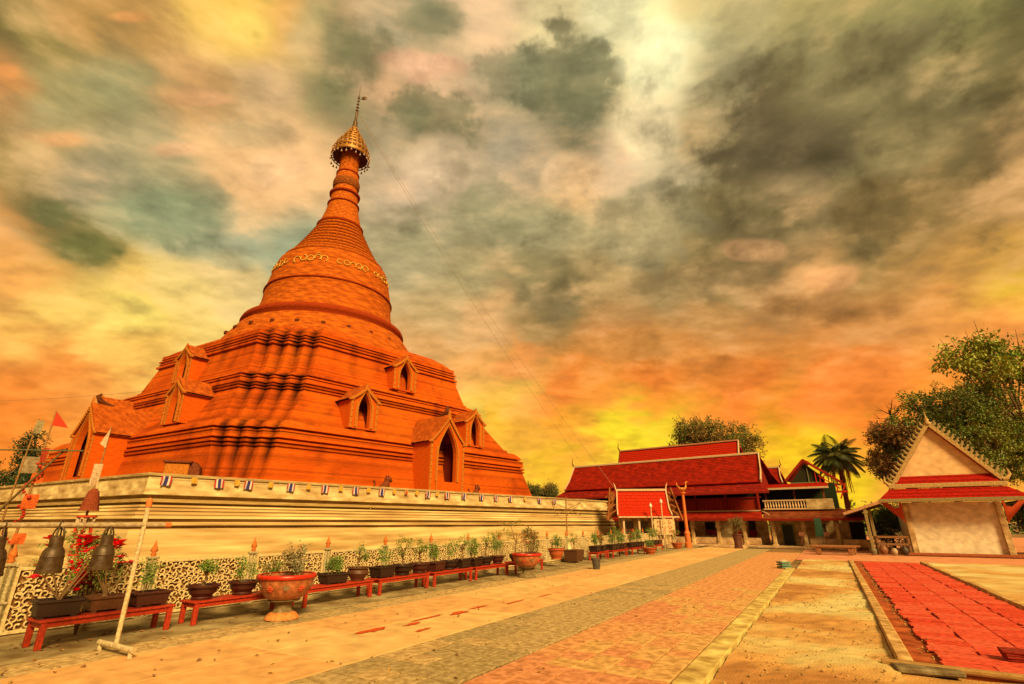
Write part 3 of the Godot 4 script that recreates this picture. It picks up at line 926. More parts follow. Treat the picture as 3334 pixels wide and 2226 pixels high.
# a gabled niche on a side of the stupa; at has x along the side, z outwards, origin at the foot
func niche(parent: Node3D, called: String, at: Transform3D, w: float, eave: float, apex: float, ow: float, otop: float, sill: float, deep: float, fin: bool) -> void:
	var ochre := mat("stupa_trim", Color(0.6, 0.22, 0.03), 0.85, "worn", Vector3.ONE * 1.2, 0.4)
	var orange := mat("stupa_orange", Color(0.68, 0.125, 0.004), 0.88, "streak", Vector3(0.2, 2.2, 0.2), 0.3)
	var st := surf()
	# front wall with a pointed opening, and side walls running back
	var hole := arch(ow * 0.5, sill + (otop - sill) * 0.45, otop)
	var outer := PackedVector2Array([Vector2(-w / 2, 0), Vector2(-w / 2, eave), Vector2(-w * 0.27, eave + (apex - eave) * 0.36), Vector2(0, apex), Vector2(w * 0.27, eave + (apex - eave) * 0.36), Vector2(w / 2, eave), Vector2(w / 2, 0)])
	var shape := PackedVector2Array()
	shape.append_array(outer)
	for p in hole:
		shape.append(p)
	prism(st, shape, -0.3, 0.0)
	box(st, Vector3(0, sill / 2, -0.17), Vector3(ow - 0.01, sill, 0.3))
	for s in [-1.0, 1.0]:
		box(st, Vector3(s * (w / 2 - 0.14), eave / 2, -0.3 - deep / 2), Vector3(0.28, eave - 0.02, deep))
	var body := obj(called, st, orange, parent, at)
	st = surf()
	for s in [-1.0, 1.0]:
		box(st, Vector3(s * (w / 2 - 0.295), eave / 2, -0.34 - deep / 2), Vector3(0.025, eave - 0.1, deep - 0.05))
	obj("shade_lining", st, mat("niche_lining", Color(0.2, 0.025, 0.008), 0.9, "worn", Vector3.ONE), body)  # dark colour paints the shade inside the niche onto its side walls
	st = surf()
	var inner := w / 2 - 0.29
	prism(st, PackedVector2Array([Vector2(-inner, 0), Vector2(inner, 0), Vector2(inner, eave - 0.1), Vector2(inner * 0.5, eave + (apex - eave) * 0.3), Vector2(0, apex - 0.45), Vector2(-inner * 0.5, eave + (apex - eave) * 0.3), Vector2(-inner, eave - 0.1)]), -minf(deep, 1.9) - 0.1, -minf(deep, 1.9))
	obj("niche_back", st, mat("niche_back", Color(0.07, 0.012, 0.006), 0.9, "worn", Vector3.ONE), body)  # near-black colour stands in for the shade deep in the opening
	# concave gabled roof running back into the stupa
	st = surf()
	for s in [-1.0, 1.0]:
		var prev := Vector2(s * (w / 2 + 0.16), eave - 0.06)
		for k in range(1, 7):
			var t := k / 6.0
			var q := Vector2(s * (w / 2 + 0.16) * (1.0 - t), lerpf(eave - 0.06, apex + 0.06, pow(t, 1.25)))
			var o := Vector3(s * (q.y - prev.y), absf(q.x - prev.x), 0)
			var nr := o.normalized() * 0.09
			var a := Vector3(prev.x, prev.y, 0.06)
			var b := Vector3(q.x, q.y, 0.06)
			var back := Vector3(0, 0, -deep - 0.5)
			face(st, [a + nr, b + nr, b + nr + back, a + nr + back], o)
			face(st, [a, b, b + back, a + back], -o)
			face(st, [a, b, b + nr, a + nr], Vector3(0, 0, 1))
			prev = q
	obj("roof", st, mat("niche_roof", Color(0.55, 0.13, 0.012), 0.9, "stain", Vector3.ONE * 0.6, 0.4), body)
	# carved frame: bands beside the opening, rosettes along the gable, flame tip
	st = surf()
	for s in [-1.0, 1.0]:
		box(st, Vector3(s * (ow / 2 + 0.13), (sill + eave * 0.92) / 2, 0.035), Vector3(0.16, eave * 0.92 - sill, 0.07), Basis(), 0.015)
		box(st, Vector3(s * (w / 2 - 0.1), eave * 0.48, 0.03), Vector3(0.16, eave * 0.96, 0.06), Basis(), 0.015)
		box(st, Vector3(s * (w / 2 - 0.02), eave, 0.04), Vector3(0.34, 0.14, 0.16), Basis(), 0.02)
		var n := 9 + int(apex * 0.8)
		for k in n:
			var t := (k + 0.5) / n
			var x: float = s * (w / 2 + 0.02) * (1.0 - t)
			var y := lerpf(eave + 0.02, apex - 0.12, pow(t, 1.2))
			box(st, Vector3(x, y, 0.09), Vector3(0.17, 0.17, 0.1), Basis(Vector3(0, 0, 1), PI / 4), 0.03)
		for k in int(eave * 2.6):
			box(st, Vector3(s * (w / 2 - 0.1), 0.3 + k * 0.37, 0.07), Vector3(0.11, 0.11, 0.05), Basis(Vector3(0, 0, 1), PI / 4), 0.02)
		var ap := arch(ow * 0.5 + 0.09, sill + (otop - sill) * 0.45, otop + 0.16)
		for k in ap.size() - 1:
			if ap[k].x * s > 0.0 or ap[k + 1].x * s > 0.0:
				if ap[k].y > sill:
					bar(st, Vector3(ap[k].x, ap[k].y, 0.04), Vector3(ap[k + 1].x, ap[k + 1].y, 0.04), 0.08, 0.08)
	prism(st, PackedVector2Array([Vector2(-0.13, apex - 0.1), Vector2(0, apex * 1.09), Vector2(0.13, apex - 0.1)]), -0.04, 0.08)
	obj("carved_frame", st, ochre, body)
	if fin:
		st = surf()
		tube(st, [Vector3(0, apex + 0.05, -1.1), Vector3(0, apex + 0.15, -0.6), Vector3(0, apex + 0.3, -0.3), Vector3(0, apex + 0.55, -0.15), Vector3(0, apex + 0.72, -0.3)], [0.1, 0.14, 0.16, 0.14, 0.05], 8)
		obj("ridge_finial", st, mat("dark_finial", Color(0.16, 0.05, 0.02), 0.8, "worn"), body)

func side_frame(along: Vector3, out: Vector3, inset: float, s: float, h: float) -> Transform3D:
	var mid := STUPA_CENTRE + (-STUPA_V if out.dot(-STUPA_V) > 0.5 else -STUPA_U) * (STUPA_HALF - inset)
	return Transform3D(Basis(along, Vector3.UP, out), mid + along * s + Vector3(0, h, 0))

func build_stupa() -> void:
	streak_noise.seed = 3
	streak_noise.frequency = 0.08
	streak_noise.fractal_octaves = 4
	var t := thing("stupa", "tall orange brick stupa with stepped base and ringed spire", "stupa", Vector3.ZERO)
	var orange := mat("stupa_orange_wall", Color(0.68, 0.125, 0.004), 0.88, "streak", Vector3(0.2, 2.2, 0.2), 0.3, true)
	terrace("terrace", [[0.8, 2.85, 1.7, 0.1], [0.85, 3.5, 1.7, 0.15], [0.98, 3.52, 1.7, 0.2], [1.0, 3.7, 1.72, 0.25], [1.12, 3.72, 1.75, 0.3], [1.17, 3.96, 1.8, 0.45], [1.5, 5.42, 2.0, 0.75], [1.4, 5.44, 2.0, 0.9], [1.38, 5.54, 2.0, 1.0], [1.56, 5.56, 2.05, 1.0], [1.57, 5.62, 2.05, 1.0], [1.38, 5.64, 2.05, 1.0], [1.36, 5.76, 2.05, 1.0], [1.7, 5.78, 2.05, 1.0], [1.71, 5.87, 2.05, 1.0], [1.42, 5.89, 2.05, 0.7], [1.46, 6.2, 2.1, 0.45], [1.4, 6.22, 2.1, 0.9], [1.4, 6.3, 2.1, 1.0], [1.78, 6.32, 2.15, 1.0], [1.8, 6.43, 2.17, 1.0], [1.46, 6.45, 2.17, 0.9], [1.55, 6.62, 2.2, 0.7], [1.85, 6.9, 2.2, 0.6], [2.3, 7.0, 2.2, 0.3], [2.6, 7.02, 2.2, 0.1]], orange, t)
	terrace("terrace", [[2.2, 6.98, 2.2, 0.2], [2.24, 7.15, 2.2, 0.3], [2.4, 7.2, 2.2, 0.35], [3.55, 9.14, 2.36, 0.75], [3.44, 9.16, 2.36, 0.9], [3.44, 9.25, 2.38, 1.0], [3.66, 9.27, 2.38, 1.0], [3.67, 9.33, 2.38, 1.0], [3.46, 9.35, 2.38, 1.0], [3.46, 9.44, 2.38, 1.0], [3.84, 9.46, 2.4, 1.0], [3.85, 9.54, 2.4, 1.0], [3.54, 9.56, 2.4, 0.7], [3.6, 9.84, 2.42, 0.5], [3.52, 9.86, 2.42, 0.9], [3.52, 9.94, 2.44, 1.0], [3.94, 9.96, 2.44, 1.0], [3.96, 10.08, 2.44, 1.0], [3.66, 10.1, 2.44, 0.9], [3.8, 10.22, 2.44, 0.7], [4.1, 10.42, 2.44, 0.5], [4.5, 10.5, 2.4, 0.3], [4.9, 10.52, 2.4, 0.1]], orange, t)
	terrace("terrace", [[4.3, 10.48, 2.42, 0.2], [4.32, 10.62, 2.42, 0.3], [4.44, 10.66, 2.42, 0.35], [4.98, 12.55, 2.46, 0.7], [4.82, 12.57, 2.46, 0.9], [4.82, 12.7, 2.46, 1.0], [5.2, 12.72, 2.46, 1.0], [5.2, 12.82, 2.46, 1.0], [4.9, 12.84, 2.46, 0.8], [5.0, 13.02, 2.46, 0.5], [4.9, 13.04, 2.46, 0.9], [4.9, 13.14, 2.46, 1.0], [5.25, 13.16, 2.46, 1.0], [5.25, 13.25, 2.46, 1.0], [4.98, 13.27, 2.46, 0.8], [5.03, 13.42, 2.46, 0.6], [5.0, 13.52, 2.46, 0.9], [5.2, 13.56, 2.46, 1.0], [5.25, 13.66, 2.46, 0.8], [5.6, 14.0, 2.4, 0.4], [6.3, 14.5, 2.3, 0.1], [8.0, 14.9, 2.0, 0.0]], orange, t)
	var smooth := mat("stupa_bell", Color(0.6, 0.15, 0.01), 0.88, "stain", Vector3(0.25, 0.9, 0.25), 0.3)
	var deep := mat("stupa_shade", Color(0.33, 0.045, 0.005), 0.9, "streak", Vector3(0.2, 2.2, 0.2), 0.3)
	var gold := mat("stupa_ochre", Color(0.6, 0.16, 0.01), 0.85, "stain", Vector3(0.7, 1.2, 0.7), 0.4)
	var at := Transform3D(Basis(), Vector3(STUPA_CENTRE.x + 0.06 - 0.006 * 4.0, 0, STUPA_CENTRE.z))
	var lean := Vector3(0.007, 0, 0)
	var st := surf()
	lathe(st, [Vector2(7.9, 13.6), Vector2(7.5, 14.5), Vector2(6.95, 15.4), Vector2(6.5, 16.05)], 64, at, true, lean)
	obj("drum", st, smooth, t)
	st = surf()
	for k in 26:
		var a := TAU * k / 26.0
		var c := Vector3(cos(a), 0, sin(a))
		box(st, at * (c * 7.16 + Vector3(0, 15.0, 0)), Vector3(0.28, 0.28, 0.3), Basis(Vector3.UP, -a), 0.06)
	obj("vent_hole", st, mat("vent_dark", Color(0.12, 0.03, 0.01), 0.9), t).set_meta("kind", "stuff")
	st = surf()
	lathe(st, [Vector2(6.45, 16.0), Vector2(6.25, 16.1), Vector2(6.22, 16.25), Vector2(6.4, 16.4), Vector2(6.45, 16.6), Vector2(6.36, 16.82), Vector2(6.1, 16.95), Vector2(5.7, 17.0), Vector2(5.55, 17.15)], 72, at, true, lean)
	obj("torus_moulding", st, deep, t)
	st = surf()
	lathe(st, [Vector2(5.6, 17.1), Vector2(5.5, 17.5), Vector2(5.32, 18.0), Vector2(5.2, 18.5), Vector2(5.14, 19.2), Vector2(5.12, 19.5)], 72, at, true, lean)
	lathe(st, [Vector2(5.12, 19.62), Vector2(5.1, 19.75), Vector2(4.92, 20.6), Vector2(4.76, 21.5), Vector2(4.6, 22.1), Vector2(4.48, 22.4), Vector2(4.2, 22.62), Vector2(3.9, 22.72)], 72, at, true, lean)
	var bell := obj("bell", st, smooth, t)
	st = surf()
	lathe(st, [Vector2(5.12, 19.5), Vector2(5.2, 19.51), Vector2(5.22, 19.56), Vector2(5.2, 19.62), Vector2(5.12, 19.63)], 72, at, false, lean)
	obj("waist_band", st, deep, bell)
	# raised curling script round the bell
	var a := 0.0
	var run := 0
	var ink := mat("script_cream", Color(0.74, 0.46, 0.1), 0.8, "worn", Vector3.ONE * 2.0)
	while a < 2.6:
		run += 1
		if run % 6 == 0:
			a += 0.12
			continue
		st = surf()
		var r := 4.86
		var hh := 21.25 + rnd(-0.08, 0.08)
		var turns := rnd(0.62, 0.95) * TAU
		var start := rnd(0, TAU)
		var rad := rnd(0.2, 0.3)
		var pts := []
		for k in 9:
			var q := start + turns * k / 8.0
			var aa := a + cos(q) * rad / r
			var y := hh + sin(q) * rad
			var rr := 5.1 - (y - 19.75) * 0.192
			pts.append(at * (Vector3(cos(aa), 0, sin(aa)) * (rr + 0.03) + Vector3(lean.x * y, y, 0)))
		tube(st, pts, [0.055], 5)
		if rng.randf() < 0.45:
			var y2 := hh + rnd(0.28, 0.4) * (1.0 if rng.randf() < 0.6 else -1.0)
			var p2 := []
			for k in 5:
				var aa := a + (k / 4.0 - 0.5) * 0.07
				var yy := y2 + sin(k / 4.0 * PI) * 0.07
				p2.append(at * (Vector3(cos(aa), 0, sin(aa)) * (5.1 - (yy - 19.75) * 0.192 + 0.03) + Vector3(lean.x * yy, yy, 0)))
			tube(st, p2, [0.04], 5)
		obj("script_letter", st, ink, bell)
		a += rnd(0.1, 0.125)
	# ringed cone
	var prof := []
	for k in 10:
		var f := k / 9.0
		var r := lerpf(4.25, 2.05, pow(f, 0.82))
		var y := lerpf(22.6, 26.4, f)
		var sp := 0.43
		prof.append_array([Vector2(r - 0.36, y), Vector2(r - 0.02, y + 0.05), Vector2(r + 0.02, y + 0.14), Vector2(r - 0.06, y + sp - 0.16), Vector2(r - 0.44, y + sp - 0.1)])
	st = surf()
	lathe(st, prof, 56, at, false, lean)
	obj("ringed_cone", st, gold, t)
	st = surf()
	lathe(st, [Vector2(1.8, 26.7), Vector2(2.0, 26.76), Vector2(2.04, 26.9), Vector2(1.95, 27.0), Vector2(1.75, 27.05)], 40, at, false, lean)
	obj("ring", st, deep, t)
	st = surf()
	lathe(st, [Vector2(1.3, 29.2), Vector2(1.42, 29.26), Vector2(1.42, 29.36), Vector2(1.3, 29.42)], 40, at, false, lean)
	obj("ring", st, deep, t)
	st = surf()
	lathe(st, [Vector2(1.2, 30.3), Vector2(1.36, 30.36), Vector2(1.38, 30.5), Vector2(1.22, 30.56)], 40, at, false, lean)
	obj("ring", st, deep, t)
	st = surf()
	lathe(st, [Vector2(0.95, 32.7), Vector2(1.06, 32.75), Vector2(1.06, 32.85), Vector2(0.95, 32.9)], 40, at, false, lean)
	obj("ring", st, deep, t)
	st = surf()
	lathe(st, [Vector2(1.85, 27.03), Vector2(1.72, 27.5), Vector2(1.5, 28.3), Vector2(1.32, 29.22)], 40, at, true, lean)
	lathe(st, [Vector2(1.36, 29.4), Vector2(1.22, 29.7), Vector2(1.2, 30.32)], 40, at, true, lean)
	lathe(st, [Vector2(1.24, 30.54), Vector2(1.1, 30.8), Vector2(1.06, 31.1), Vector2(1.14, 31.5), Vector2(1.15, 31.9), Vector2(1.06, 32.3), Vector2(0.98, 32.72)], 40, at, true, lean)
	lathe(st, [Vector2(0.98, 32.88), Vector2(0.9, 33.3), Vector2(0.86, 34.2), Vector2(0.82, 35.2), Vector2(0.4, 36.2)], 40, at, true, lean)
	obj("spire", st, gold, t)
	st = surf()
	lathe(st, [Vector2(1.13, 31.2), Vector2(1.2, 31.4), Vector2(1.21, 31.8), Vector2(1.15, 32.0)], 40, at, true, lean)
	obj("lotus_band", st, mat("lotus_band", Color(0.34, 0.11, 0.02), 0.85, "stain", Vector3.ONE), t)
	# crown umbrella: tiers of pierced gilt leaves with small bells hanging from the rims
	var gilt := mat("gilt", Color(0.5, 0.24, 0.03), 0.5, "worn", Vector3.ONE * 2.0, 0.0, false, 0.35)
	st = surf()
	var hang := surf()
	var tiers := [[34.75, 1.78], [35.35, 1.72], [35.95, 1.5], [36.5, 1.2], [37.0, 0.92], [37.45, 0.68], [37.85, 0.48], [38.2, 0.34]]
	for i in tiers.size():
		var y: float = tiers[i][0]
		var r: float = tiers[i][1]
		var n := maxi(8, int(r * 15))
		lathe(st, [Vector2(r - 0.03, y), Vector2(r + 0.03, y + 0.03), Vector2(r + 0.03, y + 0.1), Vector2(r - 0.03, y + 0.12)], 28, at, false, lean)
		for k in n:
			var q := TAU * k / n + i * 0.2
			var c := Vector3(cos(q), 0, sin(q))
			var b := Basis(Vector3.UP, -q + PI / 2)
			var rr := r * 0.86 if i < tiers.size() - 1 else r * 0.6
			var lo := at * (c * r + Vector3(lean.x * y, y + 0.1, 0))
			var hi := at * (c * rr + Vector3(lean.x * y, y + 0.52, 0))
			prism(st, PackedVector2Array([Vector2(-0.09, 0), Vector2(0.09, 0), Vector2(0.06, 0.26), Vector2(0, 0.5), Vector2(-0.06, 0.26)]), -0.015, 0.015, Transform3D(b * Basis(Vector3.RIGHT, -0.28 if i > 0 else 0.1), lo))
			if k % 2 == 0:
				bar(st, lo, hi, 0.03, 0.03)
			if i < 3:
				var drop := rnd(0.12, 0.55) if i == 0 else rnd(0.1, 0.25)
				var bp := lo - Vector3(0, drop + 0.1, 0)
				bar(hang, lo - Vector3(0, 0.08, 0), bp, 0.014, 0.014)
				lathe(hang, [Vector2(0.0, 0.12), Vector2(0.06, 0.08), Vector2(0.1, -0.1), Vector2(0.0, -0.1)], 6, Transform3D(Basis(), bp))
	lathe(st, [Vector2(1.6, 34.85), Vector2(1.58, 35.4), Vector2(1.36, 36.0), Vector2(1.06, 36.55), Vector2(0.8, 37.05), Vector2(0.56, 37.5), Vector2(0.36, 37.95), Vector2(0.26, 38.3)], 28, at, true, lean)
	obj("crown_umbrella", st, gilt, t)
	obj("hanging_bell", hang, mat("silver_bell", Color(0.62, 0.5, 0.52), 0.4, "worn", Vector3.ONE, 0.0, false, 0.5), t).set_meta("kind", "stuff")
	st = surf()
	lathe(st, [Vector2(0.36, 38.2), Vector2(0.28, 38.6), Vector2(0.2, 39.0), Vector2(0.22, 39.15), Vector2(0.14, 39.4), Vector2(0.1, 40.2), Vector2(0.13, 40.4), Vector2(0.07, 40.7), Vector2(0.05, 42.4), Vector2(0.1, 42.5), Vector2(0.03, 42.7), Vector2(0.02, 43.7), Vector2(0.0, 44.1)], 14, at, true, lean)
	for k in 5:
		lathe(st, [Vector2(0.0, 40.6 + k * 0.4), Vector2(0.16 - k * 0.012, 40.68 + k * 0.4), Vector2(0.0, 40.78 + k * 0.4)], 10, at, false, lean)
	var rod := obj("finial", st, mat("dark_bronze", Color(0.13, 0.07, 0.03), 0.5, "worn", Vector3.ONE, 0.0, false, 0.4), t)
	st = surf()
	var vt := at * Vector3(lean.x * 42.0, 42.0, 0)
	bar(st, vt, vt + Vector3(0.3, 0.25, 0), 0.03, 0.03)
	blob(st, vt + Vector3(0.55, 0.3, 0), Vector3(0.28, 0.24, 0.05), 6, 10)
	obj("vane", st, mat("dark_bronze", Color(0.13, 0.07, 0.03), 0.5), rod)
	# porches and niches on the two sides that face the court
	var ru := STUPA_U
	var ro := Vector3(0.758, 0, 0.652)
	var lu := -STUPA_V
	var lo := Vector3(-0.507, 0, 0.862)
	for side in [[ru, ro, 1.0], [lu, lo, -1.0]]:
		var al: Vector3 = side[0]
		var ou: Vector3 = side[1]
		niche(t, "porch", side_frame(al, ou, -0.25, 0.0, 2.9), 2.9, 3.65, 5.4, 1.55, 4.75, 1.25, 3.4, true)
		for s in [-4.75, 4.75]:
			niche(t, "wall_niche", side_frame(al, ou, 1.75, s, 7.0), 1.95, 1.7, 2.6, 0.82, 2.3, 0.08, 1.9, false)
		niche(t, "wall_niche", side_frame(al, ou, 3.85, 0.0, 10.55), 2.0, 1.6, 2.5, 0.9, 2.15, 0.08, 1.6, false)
	# small plinth house and lions on the platform behind the parapet
	var inward := Vector3(-0.758, 0, -0.652)
	var ped := thing("pedestal", "square orange pedestal with a dark sloping side at the corner of the stupa platform", "pedestal", BASE_CORNER + STUPA_U * 1.2 + inward * 1.0 + Vector3(0, 2.9, 0), 0.35)
	st = surf()
	box(st, Vector3(0, 0.55, 0), Vector3(0.85, 1.1, 0.8), Basis(), 0.03)
	obj("block", st, mat("stupa_trim", Color(0.6, 0.22, 0.03), 0.85), ped)
	st = surf()
	box(st, Vector3(0, 1.13, 0), Vector3(1.0, 0.1, 0.95), Basis(), 0.02)
	obj("cap", st, mat("lion_stone", Color(0.22, 0.06, 0.025), 0.85, "worn"), ped)
	st = surf()
	prism(st, PackedVector2Array([Vector2(0.43, 0), Vector2(0.43, 1.05), Vector2(0.6, 1.15), Vector2(0.78, 0.95), Vector2(0.82, 0.6), Vector2(1.35, 0)]), -0.3, 0.3)
	obj("sloping_side", st, mat("lion_stone", Color(0.22, 0.06, 0.025), 0.85, "worn"), ped)
	for L in [[11.0, "brown lion statue on the platform under the middle of the stupa side", 1.0], [18.0, "smaller brown lion statue on the platform beside the big porch", 0.9]]:
		var g := thing("lion_statue", L[1], "lion statue", BASE_CORNER + STUPA_U * L[0] + inward * 0.75 + Vector3(0, 2.9, 0), 0.86)
		st = surf()
		var k: float = L[2]
		box(st, Vector3(0, 0.1, 0), Vector3(1.1, 0.2, 0.5) * k, Basis(), 0.02)
		obj("base", st, mat("lion_stone", Color(0.22, 0.06, 0.025), 0.85, "worn"), g)
		st = surf()
		tube(st, [Vector3(-0.42, 0.2, 0) * k, Vector3(-0.38, 0.42, 0) * k, Vector3(-0.15, 0.55, 0) * k, Vector3(0.12, 0.72, 0) * k, Vector3(0.22, 0.95, 0) * k], [0.16 * k, 0.24 * k, 0.2 * k, 0.22 * k, 0.16 * k], 10)
		blob(st, Vector3(0.26, 1.06, 0) * k, Vector3(0.2, 0.19, 0.17) * k, 7, 10, 0.08)
		blob(st, Vector3(0.44, 1.0, 0) * k, Vector3(0.11, 0.09, 0.1) * k, 5, 8)
		for z in [-0.11, 0.11]:
			tube(st, [Vector3(0.22, 0.75, z) * k, Vector3(0.28, 0.45, z) * k, Vector3(0.27, 0.22, z) * k, Vector3(0.36, 0.2, z) * k], [0.09 * k, 0.07 * k, 0.06 * k, 0.06 * k], 7)
			tube(st, [Vector3(-0.32, 0.5, z * 1.4) * k, Vector3(-0.1, 0.4, z * 1.8) * k, Vector3(-0.22, 0.22, z * 1.7) * k, Vector3(0.0, 0.22, z * 1.7) * k], [0.13 * k, 0.12 * k, 0.07 * k, 0.06 * k], 7)
			blob(st, Vector3(0.2, 1.24, z) * k, Vector3(0.05, 0.07, 0.04) * k, 4, 6)
		tube(st, [Vector3(-0.46, 0.3, 0) * k, Vector3(-0.62, 0.5, 0) * k, Vector3(-0.55, 0.8, 0) * k, Vector3(-0.64, 0.95, 0) * k], [0.05 * k, 0.045 * k, 0.04 * k, 0.07 * k], 6)
		obj("lion", st, mat("lion_stone", Color(0.22, 0.06, 0.025), 0.85, "worn"), g)

# ---------------------------------------------------------------- bunting on the parapet
func build_bunting() -> void:
	var out := Vector3(0.758, 0, 0.652)
	var st := surf()
	var pts := []
	for k in 27:
		pts.append(BASE_CORNER + STUPA_U * (k * 1.2) + out * 0.16 + Vector3(0, 3.4 - 0.03 * (k % 2), 0))
	tube(st, pts, [0.008], 5)
	tag(obj("flag_string", st, mat("string", Color(0.4, 0.3, 0.18), 0.9), self), "thin string of small flags along the cream parapet", "string")
	var spots := [[0.52, 0], [1.47, 1], [2.4, 0], [3.08, 1], [3.56, 0], [4.5, 1], [5.41, 0], [6.26, 1], [7.07, 0], [7.9, 1], [8.74, 0], [9.48, 1], [10.29, 0], [11.07, 1], [11.87, 2], [12.59, 1], [13.37, 0], [14.08, 1], [14.82, 0], [16.19, 0], [17.7, 0], [19.03, 0], [20.44, 0], [22.0, 1], [23.6, 0], [25.4, 0]]
	var ords := ["first", "second", "third", "fourth", "fifth", "sixth", "seventh", "eighth", "ninth", "tenth", "eleventh", "twelfth", "thirteenth", "fourteenth", "fifteenth"]
	var count := [0, 0, 0]
	var red := Color(0.55, 0.04, 0.05)
	var white := Color(0.75, 0.7, 0.62)
	var blue := Color(0.06, 0.05, 0.22)
	var yellow := Color(0.8, 0.42, 0.06)
	for s in spots:
		st = surf()
		var w := 0.36 if s[1] == 0 else 0.2
		var h := 0.34 if s[1] == 0 else 0.22
		var stripes := [red, white, blue, blue, white, red] if s[1] == 0 else ([yellow, yellow, yellow] if s[1] == 1 else [yellow, red, yellow])
		var n := stripes.size()
		var ph := rnd(0, 6.0)
		for i in n:
			for j in 4:
				var q := []
				for e in [[i, j], [i + 1, j], [i + 1, j + 1], [i, j + 1]]:
					var fx: float = float(e[0]) / n
					var fy: float = float(e[1]) / 4.0
					q.append(Vector3((fx - 0.5) * w + sin(fy * 3.0 + ph) * 0.02 * fy, -fy * h, 0.03 + sin(fx * 7.0 + ph) * 0.035 * fy))
				st.set_color(stripes[i])
				face(st, q, Vector3(0, 0, 1))
		st.set_color(Color.WHITE)
		var o := obj(["striped_flag", "yellow_flag", "yellow_flag"][s[1]], st, mat("flag_cloth", Color(1, 1, 1), 0.9, "grain", Vector3.ONE * 2.0, 0.0, true), self, Transform3D(Basis(STUPA_U, Vector3.UP, out), BASE_CORNER + STUPA_U * s[0] + out * 0.15 + Vector3(0, 3.39, 0)))
		var c: int = count[0] if s[1] == 0 else count[1]
		if s[1] == 0:
			count[0] += 1
			tag(o, "small red white and blue striped flag, %s striped one from the wall corner" % ords[c], "flag", "striped flags along the parapet")
		else:
			count[1] += 1
			tag(o, "tiny yellow pennant hanging on the parapet, %s yellow one from the wall corner" % ords[c], "flag", "yellow pennants along the parapet")

# ---------------------------------------------------------------- fence, benches, plants
func scroll_panel(l: float, h: float) -> ArrayMesh:
	var st := surf()
	for y in [0.06, h - 0.04]:
		box(st, Vector3(l / 2, y, 0), Vector3(l, 0.05, 0.045), Basis(), 0.006)
	for x in [0.03, l - 0.03]:
		box(st, Vector3(x, h / 2, 0), Vector3(0.04, h - 0.1, 0.04))
	# vine: rows of C scrolls, each with a bud, turned every way
	var cell := 0.105
	var nx := int((l - 0.1) / cell)
	var ny := int((h - 0.14) / cell)
	for i in nx:
		for j in ny:
			var c := Vector3(0.07 + (i + 0.5 + rnd(-0.12, 0.12)) * (l - 0.14) / nx, 0.09 + (j + 0.5 + rnd(-0.12, 0.12)) * (h - 0.15) / ny, rnd(-0.008, 0.008))
			var a0 := rnd(0, TAU)
			var turn := (1.0 if rng.randf() < 0.5 else -1.0) * rnd(4.2, 6.6)
			var pts := []
			for k in 8:
				var f := k / 7.0
				var r := lerpf(0.068, 0.022, f)
				pts.append(c + Vector3(cos(a0 + turn * f), sin(a0 + turn * f), 0) * r)
			tube(st, pts, [0.016, 0.016, 0.015, 0.015, 0.014, 0.013, 0.013, 0.021], 5)
			if rng.randf() < 0.6:
				var d := Vector3(cos(a0 + 2.0), sin(a0 + 2.0), 0)
				bar(st, c + d * 0.05, c + d * 0.12, 0.022, 0.016)
	return mesh_of(st)

func build_fence() -> void:
	var t := thing("scroll_fence", "low cream openwork fence of scrolls with flame tipped posts", "fence", path(0, 0.9), PATH_YAW)
	var cream := mat("fence_cream", Color(0.84, 0.7, 0.4), 0.85, "worn", Vector3.ONE * 2.0)
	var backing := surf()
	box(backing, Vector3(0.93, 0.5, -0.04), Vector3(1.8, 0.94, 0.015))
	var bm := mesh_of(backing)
	var panels := [scroll_panel(1.86, 1.0), scroll_panel(1.86, 1.0)]
	var post := surf()
	for x in [-0.045, 0.045]:
		tube(post, [Vector3(x, 0, 0), Vector3(x, 1.08, 0)], [0.032], 8)
	box(post, Vector3(0, 0.05, 0), Vector3(0.22, 0.1, 0.16), Basis(), 0.01)
	box(post, Vector3(0, 1.09, 0), Vector3(0.2, 0.05, 0.12), Basis(), 0.01)
	box(post, Vector3(0, 0.55, 0), Vector3(0.18, 0.03, 0.1))
	var pm := mesh_of(post)
	var fin := surf()
	lathe(fin, [Vector2(0.03, 1.115), Vector2(0.055, 1.15), Vector2(0.03, 1.18), Vector2(0.065, 1.21), Vector2(0.045, 1.27), Vector2(0.02, 1.34), Vector2(0.0, 1.42)], 10, Transform3D(), true)
	var fm := mesh_of(fin)
	for k in range(-2, 18):
		var s := -0.2 + k * 2.05
		var pn := place("panel", panels[posmod(k, 2)], cream, t, Transform3D(Basis(), Vector3(s + 0.1, 0.06, 0)))
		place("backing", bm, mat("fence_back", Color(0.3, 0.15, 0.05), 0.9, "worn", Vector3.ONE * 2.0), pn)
		var p := place("post", pm, mat("post_pale", Color(0.55, 0.5, 0.32), 0.8, "worn", Vector3.ONE * 2.0), t, Transform3D(Basis(), Vector3(s, 0, 0)))
		place("finial", fm, mat("post_orange", Color(0.72, 0.22, 0.05), 0.7, "worn", Vector3.ONE * 3.0), p)
	var st := surf()
	box(st, Vector3(16.5, 0.02, 0), Vector3(42, 0.12, 0.2), Basis(), 0.015)
	obj("footing", st, mat("strip_concrete", Color(0.42, 0.36, 0.2), 0.92), t)

